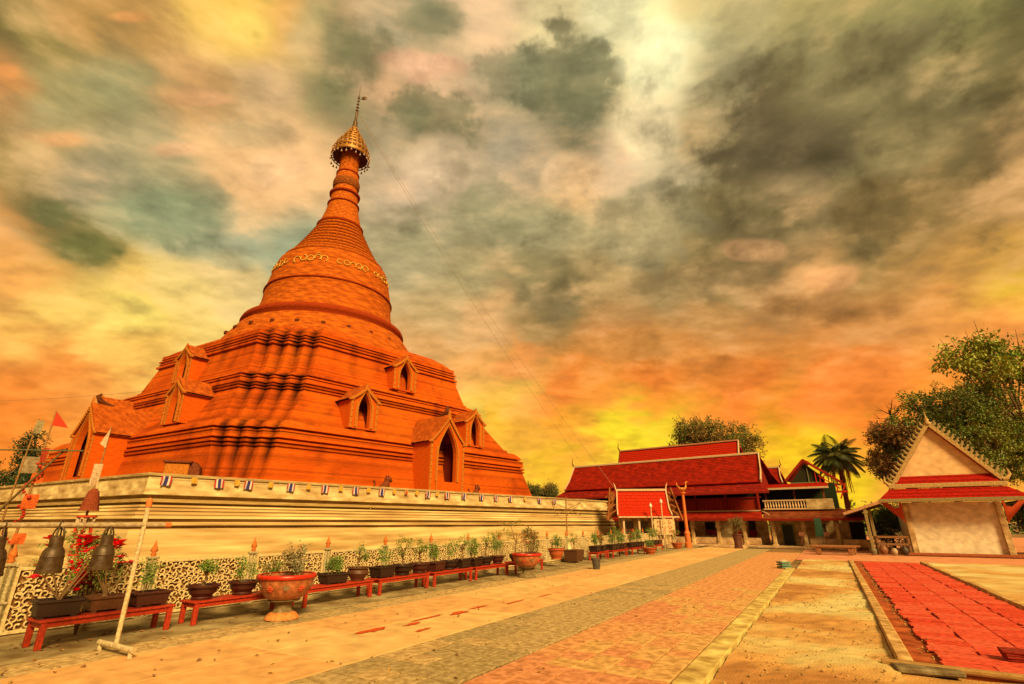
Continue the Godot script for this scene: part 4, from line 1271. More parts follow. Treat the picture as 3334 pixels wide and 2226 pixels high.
func make_bench(l: float) -> Node3D:
	var t := thing("bench", "", "bench", Vector3.ZERO, 0.0, "red benches carrying the potted plants")
	var red := mat("bench_red", Color(0.5, 0.035, 0.006), 0.55, "worn", Vector3.ONE * 1.5, 0.1)
	for k in 3:
		var st := surf()
		box(st, Vector3(0, 0.365, (k - 1) * 0.165), Vector3(l, 0.035, 0.158), Basis(), 0.006)
		obj("plank", st, red, t)
	var ap := surf()
	for z in [-0.2, 0.2]:
		box(ap, Vector3(0, 0.31, z), Vector3(l - 0.1, 0.07, 0.03), Basis(), 0.004)
	for x in [-l / 2 + 0.06, l / 2 - 0.06]:
		box(ap, Vector3(x, 0.31, 0), Vector3(0.03, 0.07, 0.38))
	obj("apron", ap, red, t)
	for x in [-l / 2 + 0.07, l / 2 - 0.07]:
		for z in [-0.2, 0.2]:
			var st := surf()
			box(st, Vector3(x, 0.173, z), Vector3(0.075, 0.346, 0.065), Basis(), 0.006)
			obj("leg", st, red, t)
	return t

func build_benches() -> void:
	var spots := [[0.87, 1.85, "nearest red bench, beside the foot of the white bell stand"], [3.08, 1.95, "second red bench along the fence, partly behind the big lotus urn"], [5.42, 2.05, "third red bench along the fence, just past the big lotus urn"], [7.6, 1.95, "fourth red bench along the fence with three dark pots"], [9.72, 1.95, "fifth red bench along the fence with low dark pots"], [11.86, 2.0, "sixth red bench along the fence, before the second lotus urn"], [14.4, 2.1, "seventh red bench, behind the second lotus urn"], [21.9, 1.6, "far red bench past the thin metal mast"], [24.4, 2.2, "far red bench with the long row of seedlings"], [27.6, 2.4, "farther red bench under leafy seedlings"], [31.6, 2.4, "farthest red bench at the end of the fence"]]
	for b in spots:
		var t := make_bench(b[1])
		t.position = path(b[0], -0.1, 0.01)
		t.rotation.y = PATH_YAW + rnd(-0.02, 0.02)
		t.set_meta("label", b[2])

# pot shapes: 0 shallow round bowl, 1 rectangular tray, 2 taller jar
func pot_mesh(kind: int, r: float, h: float) -> ArrayMesh:
	var st := surf()
	if kind == 1:
		for k in 4:
			var ux: float = [1.0, 0.0, -1.0, 0.0][k]
			var uz: float = [0.0, 1.0, 0.0, -1.0][k]
			var wide := r * 1.3 if ux == 0.0 else r * 0.9
			var off := r * 0.9 if ux == 0.0 else r * 1.3
			var b := Basis(Vector3(uz, 0, -ux), Vector3.UP, Vector3(ux, 0, uz))
			prism(st, PackedVector2Array([Vector2(-wide * 0.86, 0.03), Vector2(wide * 0.86, 0.03), Vector2(wide, h), Vector2(-wide, h)]), -0.02, 0.0, Transform3D(b * Basis(Vector3.RIGHT, 0.12), Vector3(ux, 0, uz) * off * 0.88))
			box(st, Vector3(ux, 0, uz) * off + Vector3(0, h - 0.015, 0), Vector3(wide * 2.0 if ux == 0.0 else 0.05, 0.04, wide * 2.0 if ux != 0.0 else 0.05), Basis(), 0.008)
		for x in [-1, 1]:
			for z in [-1, 1]:
				box(st, Vector3(x * r * 0.9, 0.02, z * r * 0.6), Vector3(0.07, 0.05, 0.07))
	elif kind == 0:
		lathe(st, [Vector2(r * 0.62, 0.0), Vector2(r * 0.66, 0.03), Vector2(r * 0.6, 0.05), Vector2(r * 0.82, h * 0.45), Vector2(r * 0.92, h * 0.82), Vector2(r * 1.06, h * 0.86), Vector2(r * 1.08, h), Vector2(r * 0.94, h), Vector2(r * 0.9, h * 0.8), Vector2(0.0, h * 0.8)], 22)
	else:
		lathe(st, [Vector2(r * 0.55, 0.0), Vector2(r * 0.6, 0.04), Vector2(r * 0.95, h * 0.55), Vector2(r * 0.9, h * 0.8), Vector2(r * 0.8, h * 0.86), Vector2(r * 0.95, h * 0.9), Vector2(r * 0.97, h), Vector2(r * 0.82, h), Vector2(r * 0.8, h * 0.85), Vector2(0.0, h * 0.85)], 22)
	return mesh_of(st)

func flower_mesh(at: Array, size: float, col: Color) -> ArrayMesh:
	var V := PackedVector3Array()
	var C := PackedColorArray()
	for p in at:
		for k in 7:
			var d := (Vector3(cos(k * TAU / 7.0), 0.5, sin(k * TAU / 7.0)) + rand_dir() * 0.35).normalized()
			leaf(V, C, p, d, Vector3.UP, size * rnd(0.8, 1.2), size * 0.8, col * rnd(0.75, 1.2))
	return leaf_mesh(V, C)

# style 0 bushy bonsai, 1 flat topped bonsai, 2 airy seedling, 3 flowering, 4 thin upright
func potted(called: String, label: String, at: Vector3, kind: int, r: float, h: float, style: int, tall: float, pot_m: Material, group := "potted plants along the fence", flower := Color(0.7, 0.02, 0.04)) -> Node3D:
	var t := thing(called, label, "potted plant", at, PATH_YAW + rnd(-0.15, 0.15), group)
	place("pot", pot_mesh(kind, r, h), pot_m, t)
	var st := surf()
	if kind == 1:
		box(st, Vector3(0, h * 0.82, 0), Vector3(r * 2.5, 0.02, r * 1.7))
	else:
		lathe(st, [Vector2(r * 0.9, h * 0.82), Vector2(r * 0.5, h * 0.88), Vector2(0, h * 0.9)], 14, Transform3D(), true)
	obj("soil", st, mat("soil", Color(0.12, 0.07, 0.03), 0.95, "grain"), t)
	st = surf()
	var greens := [Color(0.1, 0.2, 0.02), Color(0.17, 0.28, 0.04), Color(0.06, 0.13, 0.015), Color(0.24, 0.26, 0.06)]
	var clumps := []
	var tips := []
	var y0 := h * 0.85
	match style:
		0, 1:
			var top := Vector3(rnd(-0.05, 0.05), tall * 0.62, rnd(-0.05, 0.05))
			tube(st, [Vector3(0, y0, 0), Vector3(rnd(-0.04, 0.04), y0 + tall * 0.25, 0), top * 0.8 + Vector3(0, y0 * 0.5, 0), top + Vector3(0, y0, 0)], [0.028, 0.022, 0.018, 0.01], 6)
			for k in 4:
				var a := rnd(0, TAU)
				var e := Vector3(cos(a) * tall * 0.28, y0 + tall * rnd(0.45, 0.85), sin(a) * tall * 0.28)
				tube(st, [Vector3(0, y0 + tall * rnd(0.25, 0.5), 0), e * 0.6 + Vector3(0, e.y * 0.36, 0), e], [0.014, 0.01, 0.006], 5)
				clumps.append(Vector4(e.x, e.y, e.z, tall * (0.17 if style == 0 else 0.13)))
				tips.append(e)
			clumps.append(Vector4(top.x, y0 + tall * 0.85, top.z, tall * 0.2))
		2, 4:
			for k in (7 if style == 2 else 3):
				var a := rnd(0, TAU)
				var rr := r * rnd(0.1, 0.75)
				var b := Vector3(cos(a) * rr, y0, sin(a) * rr)
				var e := b + Vector3(rnd(-0.06, 0.06), tall * rnd(0.6, 1.0), rnd(-0.06, 0.06))
				tube(st, [b, (b + e) * 0.5 + Vector3(rnd(-0.02, 0.02), 0, 0), e], [0.008, 0.007, 0.004], 5)
				clumps.append(Vector4(e.x, e.y - tall * 0.1, e.z, tall * 0.16))
				clumps.append(Vector4((b.x + e.x) * 0.5, (b.y + e.y) * 0.5, (b.z + e.z) * 0.5, tall * 0.1))
				tips.append(e)
		3:
			for k in 6:
				var a := rnd(0, TAU)
				var e := Vector3(cos(a) * tall * rnd(0.15, 0.42), y0 + tall * rnd(0.45, 1.0), sin(a) * tall * rnd(0.1, 0.3))
				tube(st, [Vector3(rnd(-0.05, 0.05), y0, rnd(-0.05, 0.05)), e * 0.5 + Vector3(0, y0 * 0.4, 0), e], [0.016, 0.012, 0.008], 5)
				clumps.append(Vector4(e.x * 0.85, e.y - 0.06, e.z * 0.85, tall * 0.16))
				tips.append(e)
				tips.append(e * 0.9 + rand_dir() * tall * 0.1)
	obj("stem", st, mat("twig", Color(0.2, 0.12, 0.05), 0.9, "worn", Vector3.ONE * 3.0), t)
	place("foliage", crown_mesh(clumps, 460, 0.042, greens), leaf_mat("plant_leaf", Color(1, 1, 1), Color(0.3, 0.3, 0.1)), t)
	if style == 3:
		for tip in tips:
			place("flower", flower_mesh([tip], 0.1, flower), leaf_mat("petal", Color(1, 1, 1), Color(0.4, 0.3, 0.3)), t)
	return t

func build_plants() -> void:
	var dark := mat("pot_dark", Color(0.03, 0.011, 0.008), 0.5, "worn", Vector3.ONE * 2.0)
	var wine := mat("pot_wine", Color(0.075, 0.016, 0.012), 0.45, "worn", Vector3.ONE * 2.0)
	var brown := mat("pot_brown", Color(0.12, 0.045, 0.018), 0.5, "worn", Vector3.ONE * 2.0)
	var clay := mat("pot_clay", Color(0.55, 0.12, 0.03), 0.6, "worn", Vector3.ONE * 2.0)
	var y := 0.395
	potted("potted_plant", "tall red flowering plant in a dark tray at the near end of the nearest bench", path(0.2, -0.08, y), 1, 0.21, 0.24, 3, 0.95, dark)
	potted("potted_plant", "leafy plant with few red blooms in the middle tray of the nearest bench", path(0.82, -0.06, y), 1, 0.19, 0.22, 3, 0.72, brown, "potted plants along the fence", Color(0.6, 0.05, 0.05))
	potted("potted_plant", "sparse thin plant in a wine red tray at the far end of the nearest bench", path(1.45, -0.08, y), 1, 0.2, 0.22, 4, 0.5, wine)
	potted("bonsai", "small bright green bonsai in a wine bowl with a saucer on the second bench", path(2.36, -0.08, y), 0, 0.27, 0.24, 1, 0.42, wine)
	potted("potted_plant", "thin seedling in a dark red bowl in the middle of the second bench", path(3.15, -0.08, y), 0, 0.27, 0.24, 4, 0.5, wine)
	potted("potted_plant", "small low plant in a black pot hidden behind the big lotus urn", path(3.78, -0.05, y), 2, 0.17, 0.24, 2, 0.35, dark)
	var rows := [[5.35, 1, 0.22, 0.22, 2, 0.42, 0, "low grassy plant in a black tray on the third bench"], [6.1, 2, 0.27, 0.3, 0, 0.55, 2, "bushy bonsai in a brown jar at the far end of the third bench"],
		[6.95, 1, 0.22, 0.26, 4, 0.55, 0, "upright seedling in a black tray, first pot of the fourth bench"], [7.68, 0, 0.3, 0.26, 0, 0.72, 0, "rounded light green shrub in a black bowl, middle of the fourth bench"], [8.38, 0, 0.28, 0.26, 1, 0.62, 1, "flat topped bonsai in a dark bowl, last pot of the fourth bench"],
		[9.1, 1, 0.21, 0.24, 2, 0.5, 1, "airy seedlings in a wine tray, first pot of the fifth bench"], [9.75, 0, 0.26, 0.25, 4, 0.66, 0, "thin upright plant in a black bowl, middle of the fifth bench"], [10.4, 1, 0.2, 0.25, 0, 0.7, 0, "bushy green shrub in a black tray, last pot of the fifth bench"],
		[11.1, 1, 0.22, 0.24, 2, 0.66, 0, "tall loose seedlings in a dark tray, first pot of the sixth bench"], [11.8, 0, 0.26, 0.25, 0, 0.8, 0, "dense olive shrub in a dark bowl, middle of the sixth bench"], [12.5, 0, 0.25, 0.25, 2, 0.9, 1, "tall airy plant in a wine bowl, last pot of the sixth bench"],
		[13.75, 2, 0.25, 0.26, 0, 1.25, 0, "tall bush with reddish tips behind the second lotus urn"], [15.0, 2, 0.25, 0.26, 3, 0.95, 0, "bush with pale pink blooms past the second lotus urn"]]
	for p in rows:
		potted("potted_plant", p[7], path(p[0], -0.08 + rnd(-0.03, 0.03), y), p[1], p[2], p[3], p[4], p[5], [dark, wine, brown][p[6]], "potted plants along the fence", Color(0.7, 0.3, 0.2))
	potted("potted_plant", "green plant in a flared orange pot near the thin metal mast", path(16.9, -0.2, 0.3), 0, 0.34, 0.42, 2, 0.6, clay)
	potted("potted_plant", "leafy plant in a square dark brown planter behind the thin metal mast", path(19.6, 0.2, 0.05), 1, 0.34, 0.5, 0, 0.75, brown)
	var far := [[21.4, 2, 0.6, 0], [22.2, 3, 0.6, 0], [23.6, 2, 0.65, 0], [24.2, 0, 0.9, 0], [24.8, 2, 0.7, 0], [25.3, 2, 0.6, 1], [26.7, 3, 0.75, 0], [27.3, 2, 0.7, 0], [28.0, 0, 0.8, 0], [28.6, 2, 0.7, 0], [30.7, 0, 0.8, 0], [31.5, 2, 0.8, 0], [32.4, 0, 0.7, 1]]
	var names := ["low", "rounded", "feathery", "bright green", "wispy", "reddish potted", "bushy", "thin", "thick", "loose", "broad", "slender", "last"]
	for i in far.size():
		var p: Array = far[i]
		potted("potted_plant", "%s seedling clump far along the benches, number %s past the thin metal mast" % [names[i], ["one", "two", "three", "four", "five", "six", "seven", "eight", "nine", "ten", "eleven", "twelve", "thirteen"][i]], path(p[0], -0.1, y), 1, 0.24, 0.26, p[1], p[2], [dark, wine][p[3]])
	potted("potted_plant", "plant in a shallow orange bowl on the ground near the end of the fence", path(27.9, -0.9, 0.01), 0, 0.38, 0.34, 2, 0.5, clay)
	potted("potted_plant", "orange flowering plant at the far end of the fence by the forecourt", path(35.6, -0.6, 0.01), 0, 0.4, 0.4, 3, 0.9, clay, "potted plants along the fence", Color(0.75, 0.3, 0.04))

# ---------------------------------------------------------------- urns
func lotus_urn(label: String, at: Vector3, k: float, orange_foot: bool) -> Node3D:
	var t := thing("lotus_urn", label, "urn", at, PATH_YAW)
	var body := mat("urn_orange", Color(0.56, 0.2, 0.08), 0.45, "stain", Vector3.ONE * 1.6)
	var st := surf()
	lathe(st, [Vector2(0.3, 0.36), Vector2(0.34, 0.38), Vector2(0.42, 0.46), Vector2(0.5, 0.6), Vector2(0.535, 0.74)], 40, Transform3D().scaled(Vector3.ONE * k), true)
	lathe(st, [Vector2(0.5, 0.8), Vector2(0.46, 0.7), Vector2(0.0, 0.66)], 32, Transform3D().scaled(Vector3.ONE * k))
	var b := obj("bowl", st, body, t)
	st = surf()
	lathe(st, [Vector2(0.53, 0.735), Vector2(0.56, 0.74), Vector2(0.575, 0.775), Vector2(0.57, 0.81), Vector2(0.54, 0.825), Vector2(0.5, 0.815)], 40, Transform3D().scaled(Vector3.ONE * k), true)
	obj("rim", st, mat("urn_red", Color(0.68, 0.03, 0.01), 0.35, "worn", Vector3.ONE * 2.0), t)
	# painted rosettes and petals in relief round the bowl
	st = surf()
	var st2 := surf()
	for i in 10:
		var a := TAU * i / 10.0
		var c := Vector3(sin(a), 0, cos(a))
		var bs := Basis(Vector3.UP, a) * Basis(Vector3.RIGHT, 0.38)
		var p := (c * 0.487 + Vector3(0, 0.575, 0)) * k
		if i % 2 == 0:
			st2 = surf()
			for q in 6:
				var e := bs * Vector3(cos(q * TAU / 6.0), sin(q * TAU / 6.0), 0) * 0.042 * k
				blob(st2, p + e, Vector3.ONE * 0.024 * k, 4, 6)
			blob(st2, p, Vector3.ONE * 0.026 * k, 4, 6)
			obj("rosette", st2, mat("urn_vermilion", Color(0.7, 0.09, 0.02), 0.5, "worn"), b)
		else:
			for q in 5:
				var g := (q - 2) * 0.5
				var e := bs * Vector3(sin(g), cos(g), 0) * 0.09 * k
				bar(st, p - bs * Vector3(0, 0.03, 0) * k, p + e, 0.018 * k, 0.018 * k)
	obj("petal_relief", st, mat("urn_grey", Color(0.3, 0.22, 0.13), 0.6, "worn"), b)
	st = surf()
	lathe(st, [Vector2(0.28, 0.36), Vector2(0.31, 0.34), Vector2(0.28, 0.32), Vector2(0.18, 0.3), Vector2(0.16, 0.2), Vector2(0.2, 0.12), Vector2(0.24, 0.1)], 28, Transform3D().scaled(Vector3.ONE * k))
	obj("stem", st, mat("urn_stem", Color(0.25, 0.2, 0.11), 0.7, "worn"), t)
	st = surf()
	lathe(st, [Vector2(0.0, 0.13), Vector2(0.2, 0.125), Vector2(0.26, 0.1), Vector2(0.33, 0.03), Vector2(0.33, 0.0)], 28, Transform3D().scaled(Vector3.ONE * k), true)
	obj("foot", st, mat("urn_foot_orange", Color(0.78, 0.32, 0.1), 0.7, "worn") if orange_foot else mat("urn_stem", Color(0.25, 0.2, 0.11), 0.7), t)
	return t

func build_urns() -> void:
	lotus_urn("big orange urn with a red rim and relief flowers, on an orange foot", path(3.42, -1.02, 0.012), 0.94, true)
	lotus_urn("second orange urn with a red rim, standing on a grey stem farther along", path(12.6, -1.2, 0.012), 0.9, false)
	# water plants in the big urn
	var t := thing("water_plant", "sparse grey green water plant growing out of the big lotus urn", "plant", path(3.42, -1.02, 0.75))
	var st := surf()
	var cl := []
	for k in 9:
		var a := rnd(0, TAU)
		var e := Vector3(cos(a) * rnd(0.05, 0.38), rnd(0.12, 0.4), sin(a) * rnd(0.05, 0.38))
		tube(st, [Vector3(e.x * 0.4, -0.02, e.z * 0.4), e], [0.007, 0.005], 5)
		cl.append(Vector4(e.x, e.y, e.z, 0.06))
	obj("stem", st, mat("twig", Color(0.2, 0.12, 0.05), 0.9), t)
	place("foliage", crown_mesh(cl, 120, 0.07, [Color(0.2, 0.2, 0.1), Color(0.3, 0.22, 0.1)]), leaf_mat("plant_leaf", Color(1, 1, 1), Color(0.3, 0.3, 0.1)), t)
	t = thing("lotus_plant", "tall leafy plant with reddish tops growing out of the second orange urn", "plant", path(12.6, -1.2, 0.66))
	st = surf()
	cl = []
	for k in 10:
		var a := rnd(0, TAU)
		var e := Vector3(cos(a) * rnd(0.1, 0.4), rnd(0.2, 0.95), sin(a) * rnd(0.1, 0.4))
		tube(st, [Vector3(e.x * 0.3, -0.02, e.z * 0.3), e * 0.6, e], [0.01, 0.008, 0.005], 5)
		cl.append(Vector4(e.x, e.y, e.z, 0.13))
	obj("stem", st, mat("twig", Color(0.2, 0.12, 0.05), 0.9), t)
	place("foliage", crown_mesh(cl, 520, 0.06, [Color(0.16, 0.17, 0.05), Color(0.1, 0.13, 0.03), Color(0.4, 0.1, 0.05)]), leaf_mat("plant_leaf", Color(1, 1, 1), Color(0.3, 0.3, 0.1)), t)

# ---------------------------------------------------------------- bells on a pipe stand
func build_bell_stand() -> void:
	var foot := path(0.5, -1.44, 0.0)
	var t := thing("bell_stand", "white pipe stand with orange end caps carrying bronze bells", "bell stand", foot, PATH_YAW)
	var white := mat("pipe_white", Color(0.72, 0.64, 0.42), 0.5, "worn", Vector3.ONE * 1.5)
	var capm := mat("cap_orange", Color(0.75, 0.2, 0.04), 0.5)
	for x in [0.0, -2.45]:
		var st := surf()
		tube(st, [Vector3(x, 0.1, 0), Vector3(x, 1.98, 0)], [0.031], 14)
		var post := obj("post", st, white, t)
		st = surf()
		lathe(st, [Vector2(0.036, 1.93), Vector2(0.04, 1.94), Vector2(0.04, 2.03), Vector2(0.025, 2.06), Vector2(0.0, 2.07)], 14, Transform3D(Basis(), Vector3(x, 0, 0)))
		obj("end_cap", st, capm, post)
		st = surf()
		tube(st, [Vector3(x, 0.1, -0.5), Vector3(x, 0.1, 0.5)], [0.036], 12)
		for z in [-0.44, 0.44]:
			tube(st, [Vector3(x, 0.0, z), Vector3(x, 0.1, z)], [0.03], 10)
		obj("foot", st, white, t)
	var st := surf()
	tube(st, [Vector3(-2.75, 1.68, 0), Vector3(0.3, 1.68, 0)], [0.032], 14)
	var rail := obj("rail", st, mat("pipe_grey", Color(0.5, 0.43, 0.3), 0.4, "worn", Vector3.ONE * 1.5), t)
	st = surf()
	tube(st, [Vector3(0.29, 1.68, 0), Vector3(0.37, 1.68, 0)], [0.04], 14)
	obj("end_cap", st, capm, rail)
	var words := ["bronze bell hanging nearest the post with the orange cap", "bronze bell hanging in the middle of the pipe stand, beside the red flowers", "bronze bell at the far left of the pipe stand, cut by the picture edge"]
	var at := [-0.43, -1.0, -1.58]
	for i in 3:
		var bs := Transform3D(Basis.from_scale(Vector3(0.78, 0.93, 0.78)), Vector3(0, 0.045, 0))
		var b := thing("bronze_bell", words[i], "bell", foot + Basis(Vector3.UP, PATH_YAW) * Vector3(at[i], 1.05, 0), PATH_YAW + 0.9 * i, "bells on the pipe stand")
		var bronze := mat("bell_bronze", Color(0.1, 0.065, 0.03), 0.5, "stain", Vector3.ONE * 2.0, 0.2, false, 0.3)
		st = surf()
		lathe(st, [Vector2(0.165, 0.0), Vector2(0.182, 0.005), Vector2(0.184, 0.04), Vector2(0.172, 0.05), Vector2(0.168, 0.12), Vector2(0.16, 0.2)], 28)
		lathe(st, [Vector2(0.16, 0.2), Vector2(0.165, 0.205), Vector2(0.165, 0.22), Vector2(0.158, 0.225), Vector2(0.148, 0.28), Vector2(0.12, 0.325), Vector2(0.098, 0.34)], 28, Transform3D(), true)
		lathe(st, [Vector2(0.098, 0.34), Vector2(0.1, 0.345), Vector2(0.094, 0.46), Vector2(0.07, 0.485), Vector2(0.0, 0.49)], 24)
		lathe(st, [Vector2(0.16, 0.002), Vector2(0.145, 0.2), Vector2(0.08, 0.32), Vector2(0.0, 0.33)], 20, Transform3D(), true)
		obj("bell_body", st, bronze, b, bs)
		st = surf()
		for q in 2:
			var dz := Basis(Vector3.UP, q * PI / 2)
			var pts := []
			for k in 9:
				var a := PI * k / 8.0
				pts.append(dz * Vector3(cos(a) * 0.08, 0.46 + sin(a) * 0.15, 0))
			tube(st, pts, [0.016, 0.013, 0.012, 0.013, 0.017], 7)
		lathe(st, [Vector2(0.0, 0.6), Vector2(0.025, 0.615), Vector2(0.02, 0.63), Vector2(0.0, 0.66)], 8)
		obj("crown_loop", st, bronze, b, bs)
		st = surf()
		var ring := []
		for k in 13:
			var a := TAU * k / 12.0
			ring.append(Vector3(sin(a) * 0.05, 0.64 + cos(a) * 0.05, 0))
		tube(st, ring, [0.007], 6, false)
		obj("hanging_ring", st, bronze, b)

# ---------------------------------------------------------------- offering poles with paper and cloth streamers
func cloth(st: SurfaceTool, a: Vector3, right: Vector3, w: float, h: float, taper: float, ph: float) -> void:
	var nr := right.cross(Vector3.UP).normalized()
	for i in 4:
		for j in 5:
			var q := []
			for e in [[i, j], [i + 1, j], [i + 1, j + 1], [i, j + 1]]:
				var fx: float = e[0] / 4.0 - 0.5
				var fy: float = e[1] / 5.0
				q.append(a + right * fx * w * lerpf(1.0, taper, fy) + Vector3(0, -fy * h, 0) + nr * sin(fx * 5.0 + fy * 3.0 + ph) * 0.03 * (0.3 + fy))
			face(st, q, nr)

func build_offerings() -> void:
	var pole := mat("bamboo", Color(0.42, 0.24, 0.09), 0.7, "worn", Vector3.ONE * 2.0)
	var ret := mat("cloth_red", Color(0.62, 0.06, 0.025), 0.9, "grain", Vector3.ONE * 2.0)
	var org := mat("cloth_orange", Color(0.75, 0.16, 0.035), 0.9, "worn", Vector3.ONE * 2.0)
	var wht := mat("cloth_white", Color(0.7, 0.55, 0.4), 0.9, "worn", Vector3.ONE * 2.0)
	var r := Vector3(0.93, 0, -0.36)
	# streamer pole with hoops
	var t := thing("streamer_pole", "offering pole with a pale pennant, a red cloth bell and tiers of paper hoops", "streamer pole", Vector3(-9.2, 0, -11.5))
	var st := surf()
	tube(st, [Vector3(0, 0, 0), Vector3(-0.02, 2.0, 0), Vector3(0.0, 3.8, 0)], [0.03, 0.024, 0.012], 8)
	obj("pole", st, pole, t)
	st = surf()
	prism(st, PackedVector2Array([Vector2(0.02, 3.75), Vector2(-0.11, 3.4), Vector2(0.02, 3.3)]), -0.006, 0.006, Transform3D(Basis(r, Vector3.UP, r.cross(Vector3.UP)), Vector3(0, 0, 0.03)))
	cloth(st, Vector3(-0.02, 2.95, 0.05), r, 0.17, 0.48, 0.8, 1.0)
	obj("pennant", st, wht, t)
	st = surf()
	lathe(st, [Vector2(0.05, 2.42), Vector2(0.1, 2.36), Vector2(0.14, 2.2), Vector2(0.17, 2.02), Vector2(0.19, 1.96), Vector2(0.17, 1.96), Vector2(0.1, 2.2), Vector2(0.04, 2.36)], 14)
	obj("cloth_bell", st, mat("cloth_maroon", Color(0.3, 0.07, 0.03), 0.9, "worn", Vector3.ONE * 2.0), t)
	for k in 6:
		st = surf()
		var y := 1.86 - k * 0.19
		var rr := 0.17 - 0.008 * k
		lathe(st, [Vector2(rr - 0.012, y), Vector2(rr + 0.012, y), Vector2(rr + 0.012, y - 0.035), Vector2(rr - 0.012, y - 0.035)], 16)
		obj("hoop", st, ret if k % 2 == 0 else org, t)
		for q in 6:
			st = surf()
			var a := TAU * q / 6.0 + k
			cloth(st, Vector3(cos(a) * rr * 0.9, y - 0.03, sin(a) * rr * 0.9), Vector3(-sin(a), 0, cos(a)), 0.07, 0.13, 0.7, q)
			obj("paper_strip", st, wht if k % 2 == 0 else ret, t)
	# two flag poles at the picture's edge
	t = thing("flag_pole", "leaning flag pole with a red flag on top and square red cloths below", "flag pole", Vector3(-10.64, 0, -11.5))
	st = surf()
	tube(st, [Vector3(0, 0, 0), Vector3(0.03, 2.0, 0), Vector3(0.06, 4.15, 0)], [0.03, 0.025, 0.014], 8)
	obj("pole", st, pole, t)
	st = surf()
	prism(st, PackedVector2Array([Vector2(0, 0.36), Vector2(0.3, 0.0), Vector2(-0.02, 0.04)]), -0.006, 0.006, Transform3D(Basis(r, Vector3.UP, r.cross(Vector3.UP)), Vector3(0.08, 3.78, 0)))
	obj("flag", st, ret, t)
	for c in [[3.3, 0.16, 0.45, 0], [2.75, 0.3, 0.3, 1], [2.3, 0.36, 0.42, 1], [1.5, 0.3, 0.3, 1]]:
		st = surf()
		cloth(st, Vector3(0.16, c[0], 0.06), r, c[1] * 0.72, c[2] * 0.72, 1.05, c[0])
		obj("square_cloth", st, org if c[3] == 1 else mat("cloth_brick", Color(0.45, 0.07, 0.025), 0.9, "worn", Vector3.ONE * 2.0), t)
	for gq in [[2.95, 0.1], [2.05, -0.02]]:
		st = surf()
		for k in 14:
			blob(st, Vector3(gq[1] + 0.16 * sin(k * 0.5), gq[0] - k * 0.055, 0.09), Vector3.ONE * rnd(0.025, 0.042), 4, 6, 0.2)
		obj("garland", st, mat("garland_red", Color(0.6, 0.05, 0.03), 0.8, "worn"), t).set_meta("kind", "stuff")
	t = thing("flag_pole", "thin bamboo pole with a pale grey flag, beside the red flag pole", "flag pole", Vector3(-11.1, 0, -11.6))
	st = surf()
	tube(st, [Vector3(0, 0, 0), Vector3(0.0, 2.0, 0), Vector3(0.08, 4.0, 0)], [0.026, 0.02, 0.01], 8)
	obj("pole", st, pole, t)
	st = surf()
	cloth(st, Vector3(0.16, 3.95, 0.02), r, 0.13, 0.3, 1.3, 2.4)
	obj("flag", st, mat("cloth_grey", Color(0.4, 0.36, 0.22), 0.9, "worn", Vector3.ONE * 2.0), t)
	# trellis of rods with a small pale board
	t = thing("rod_trellis", "tall trellis of crossing thin rods with a level top bar at the picture's edge", "trellis", Vector3(-10.3, 0, -10.9))
	st = surf()
	tube(st, [Vector3(-1.6, 3.2, 0), Vector3(1.2, 3.15, 0.1)], [0.016], 6)
	obj("top_bar", st, mat("rod_green", Color(0.16, 0.17, 0.08), 0.6, "worn"), t)
	for e in [[-0.35, 1.9, -0.85, 3.2], [-0.3, 1.9, 0.75, 3.2], [-0.32, 0.0, -0.32, 2.0]]:
		st = surf()
		tube(st, [Vector3(e[0], e[1], 0), Vector3(e[2], e[3], 0.03)], [0.026, 0.02], 7)
		obj("rod", st, mat("rod_brown", Color(0.2, 0.13, 0.05), 0.7, "worn"), t)
	st = surf()
	box(st, Vector3(0, 0, 0), Vector3(0.34, 0.38, 0.03), Basis(), 0.01)
	var bd := obj("notice_board", st, mat("board_pale", Color(0.42, 0.36, 0.24), 0.7, "stain", Vector3.ONE * 3.0), self, Transform3D(Basis(Vector3.UP, 0.75), Vector3(-11.25, 2.98, -12.0)))
	tag(bd, "small pale square board hanging in front of the dark green trees", "notice board")
	# small flowering bush between the bells
	t = thing("rose_bush", "bush with bright red roses between the two hanging bells", "rose bush", path(0.75, 0.5, 0.02), 0.0)
	st = surf()
	var cl := []
	var tips := []
	for k in 12:
		var a := rnd(0, TAU)
		var e := Vector3(cos(a) * rnd(0.1, 0.36), rnd(0.7, 1.55), sin(a) * rnd(0.1, 0.25))
		tube(st, [Vector3.ZERO, Vector3(e.x * 0.4, e.y * 0.55, e.z * 0.4), e], [0.02, 0.014, 0.008], 6)
		cl.append(Vector4(e.x, e.y - 0.12, e.z, 0.17))
		if k < 5:
			tips.append(e + Vector3(0, 0.02, 0))
			tips.append(e + rand_dir() * 0.09)
	obj("stem", st, mat("twig", Color(0.2, 0.12, 0.05), 0.9), t)
	place("foliage", crown_mesh(cl, 620, 0.06, [Color(0.06, 0.13, 0.02), Color(0.12, 0.18, 0.03), Color(0.2, 0.22, 0.05)]), leaf_mat("plant_leaf", Color(1, 1, 1), Color(0.3, 0.3, 0.1)), t)
	for tip in tips:
		place("flower", flower_mesh([tip, tip + Vector3(0.06, 0.03, 0), tip + Vector3(-0.04, 0.05, 0.04), tip + Vector3(0.0, -0.05, 0.06)], 0.15, Color(0.8, 0.008, 0.02)), leaf_mat("petal", Color(1, 1, 1), Color(0.4, 0.3, 0.3)), t)

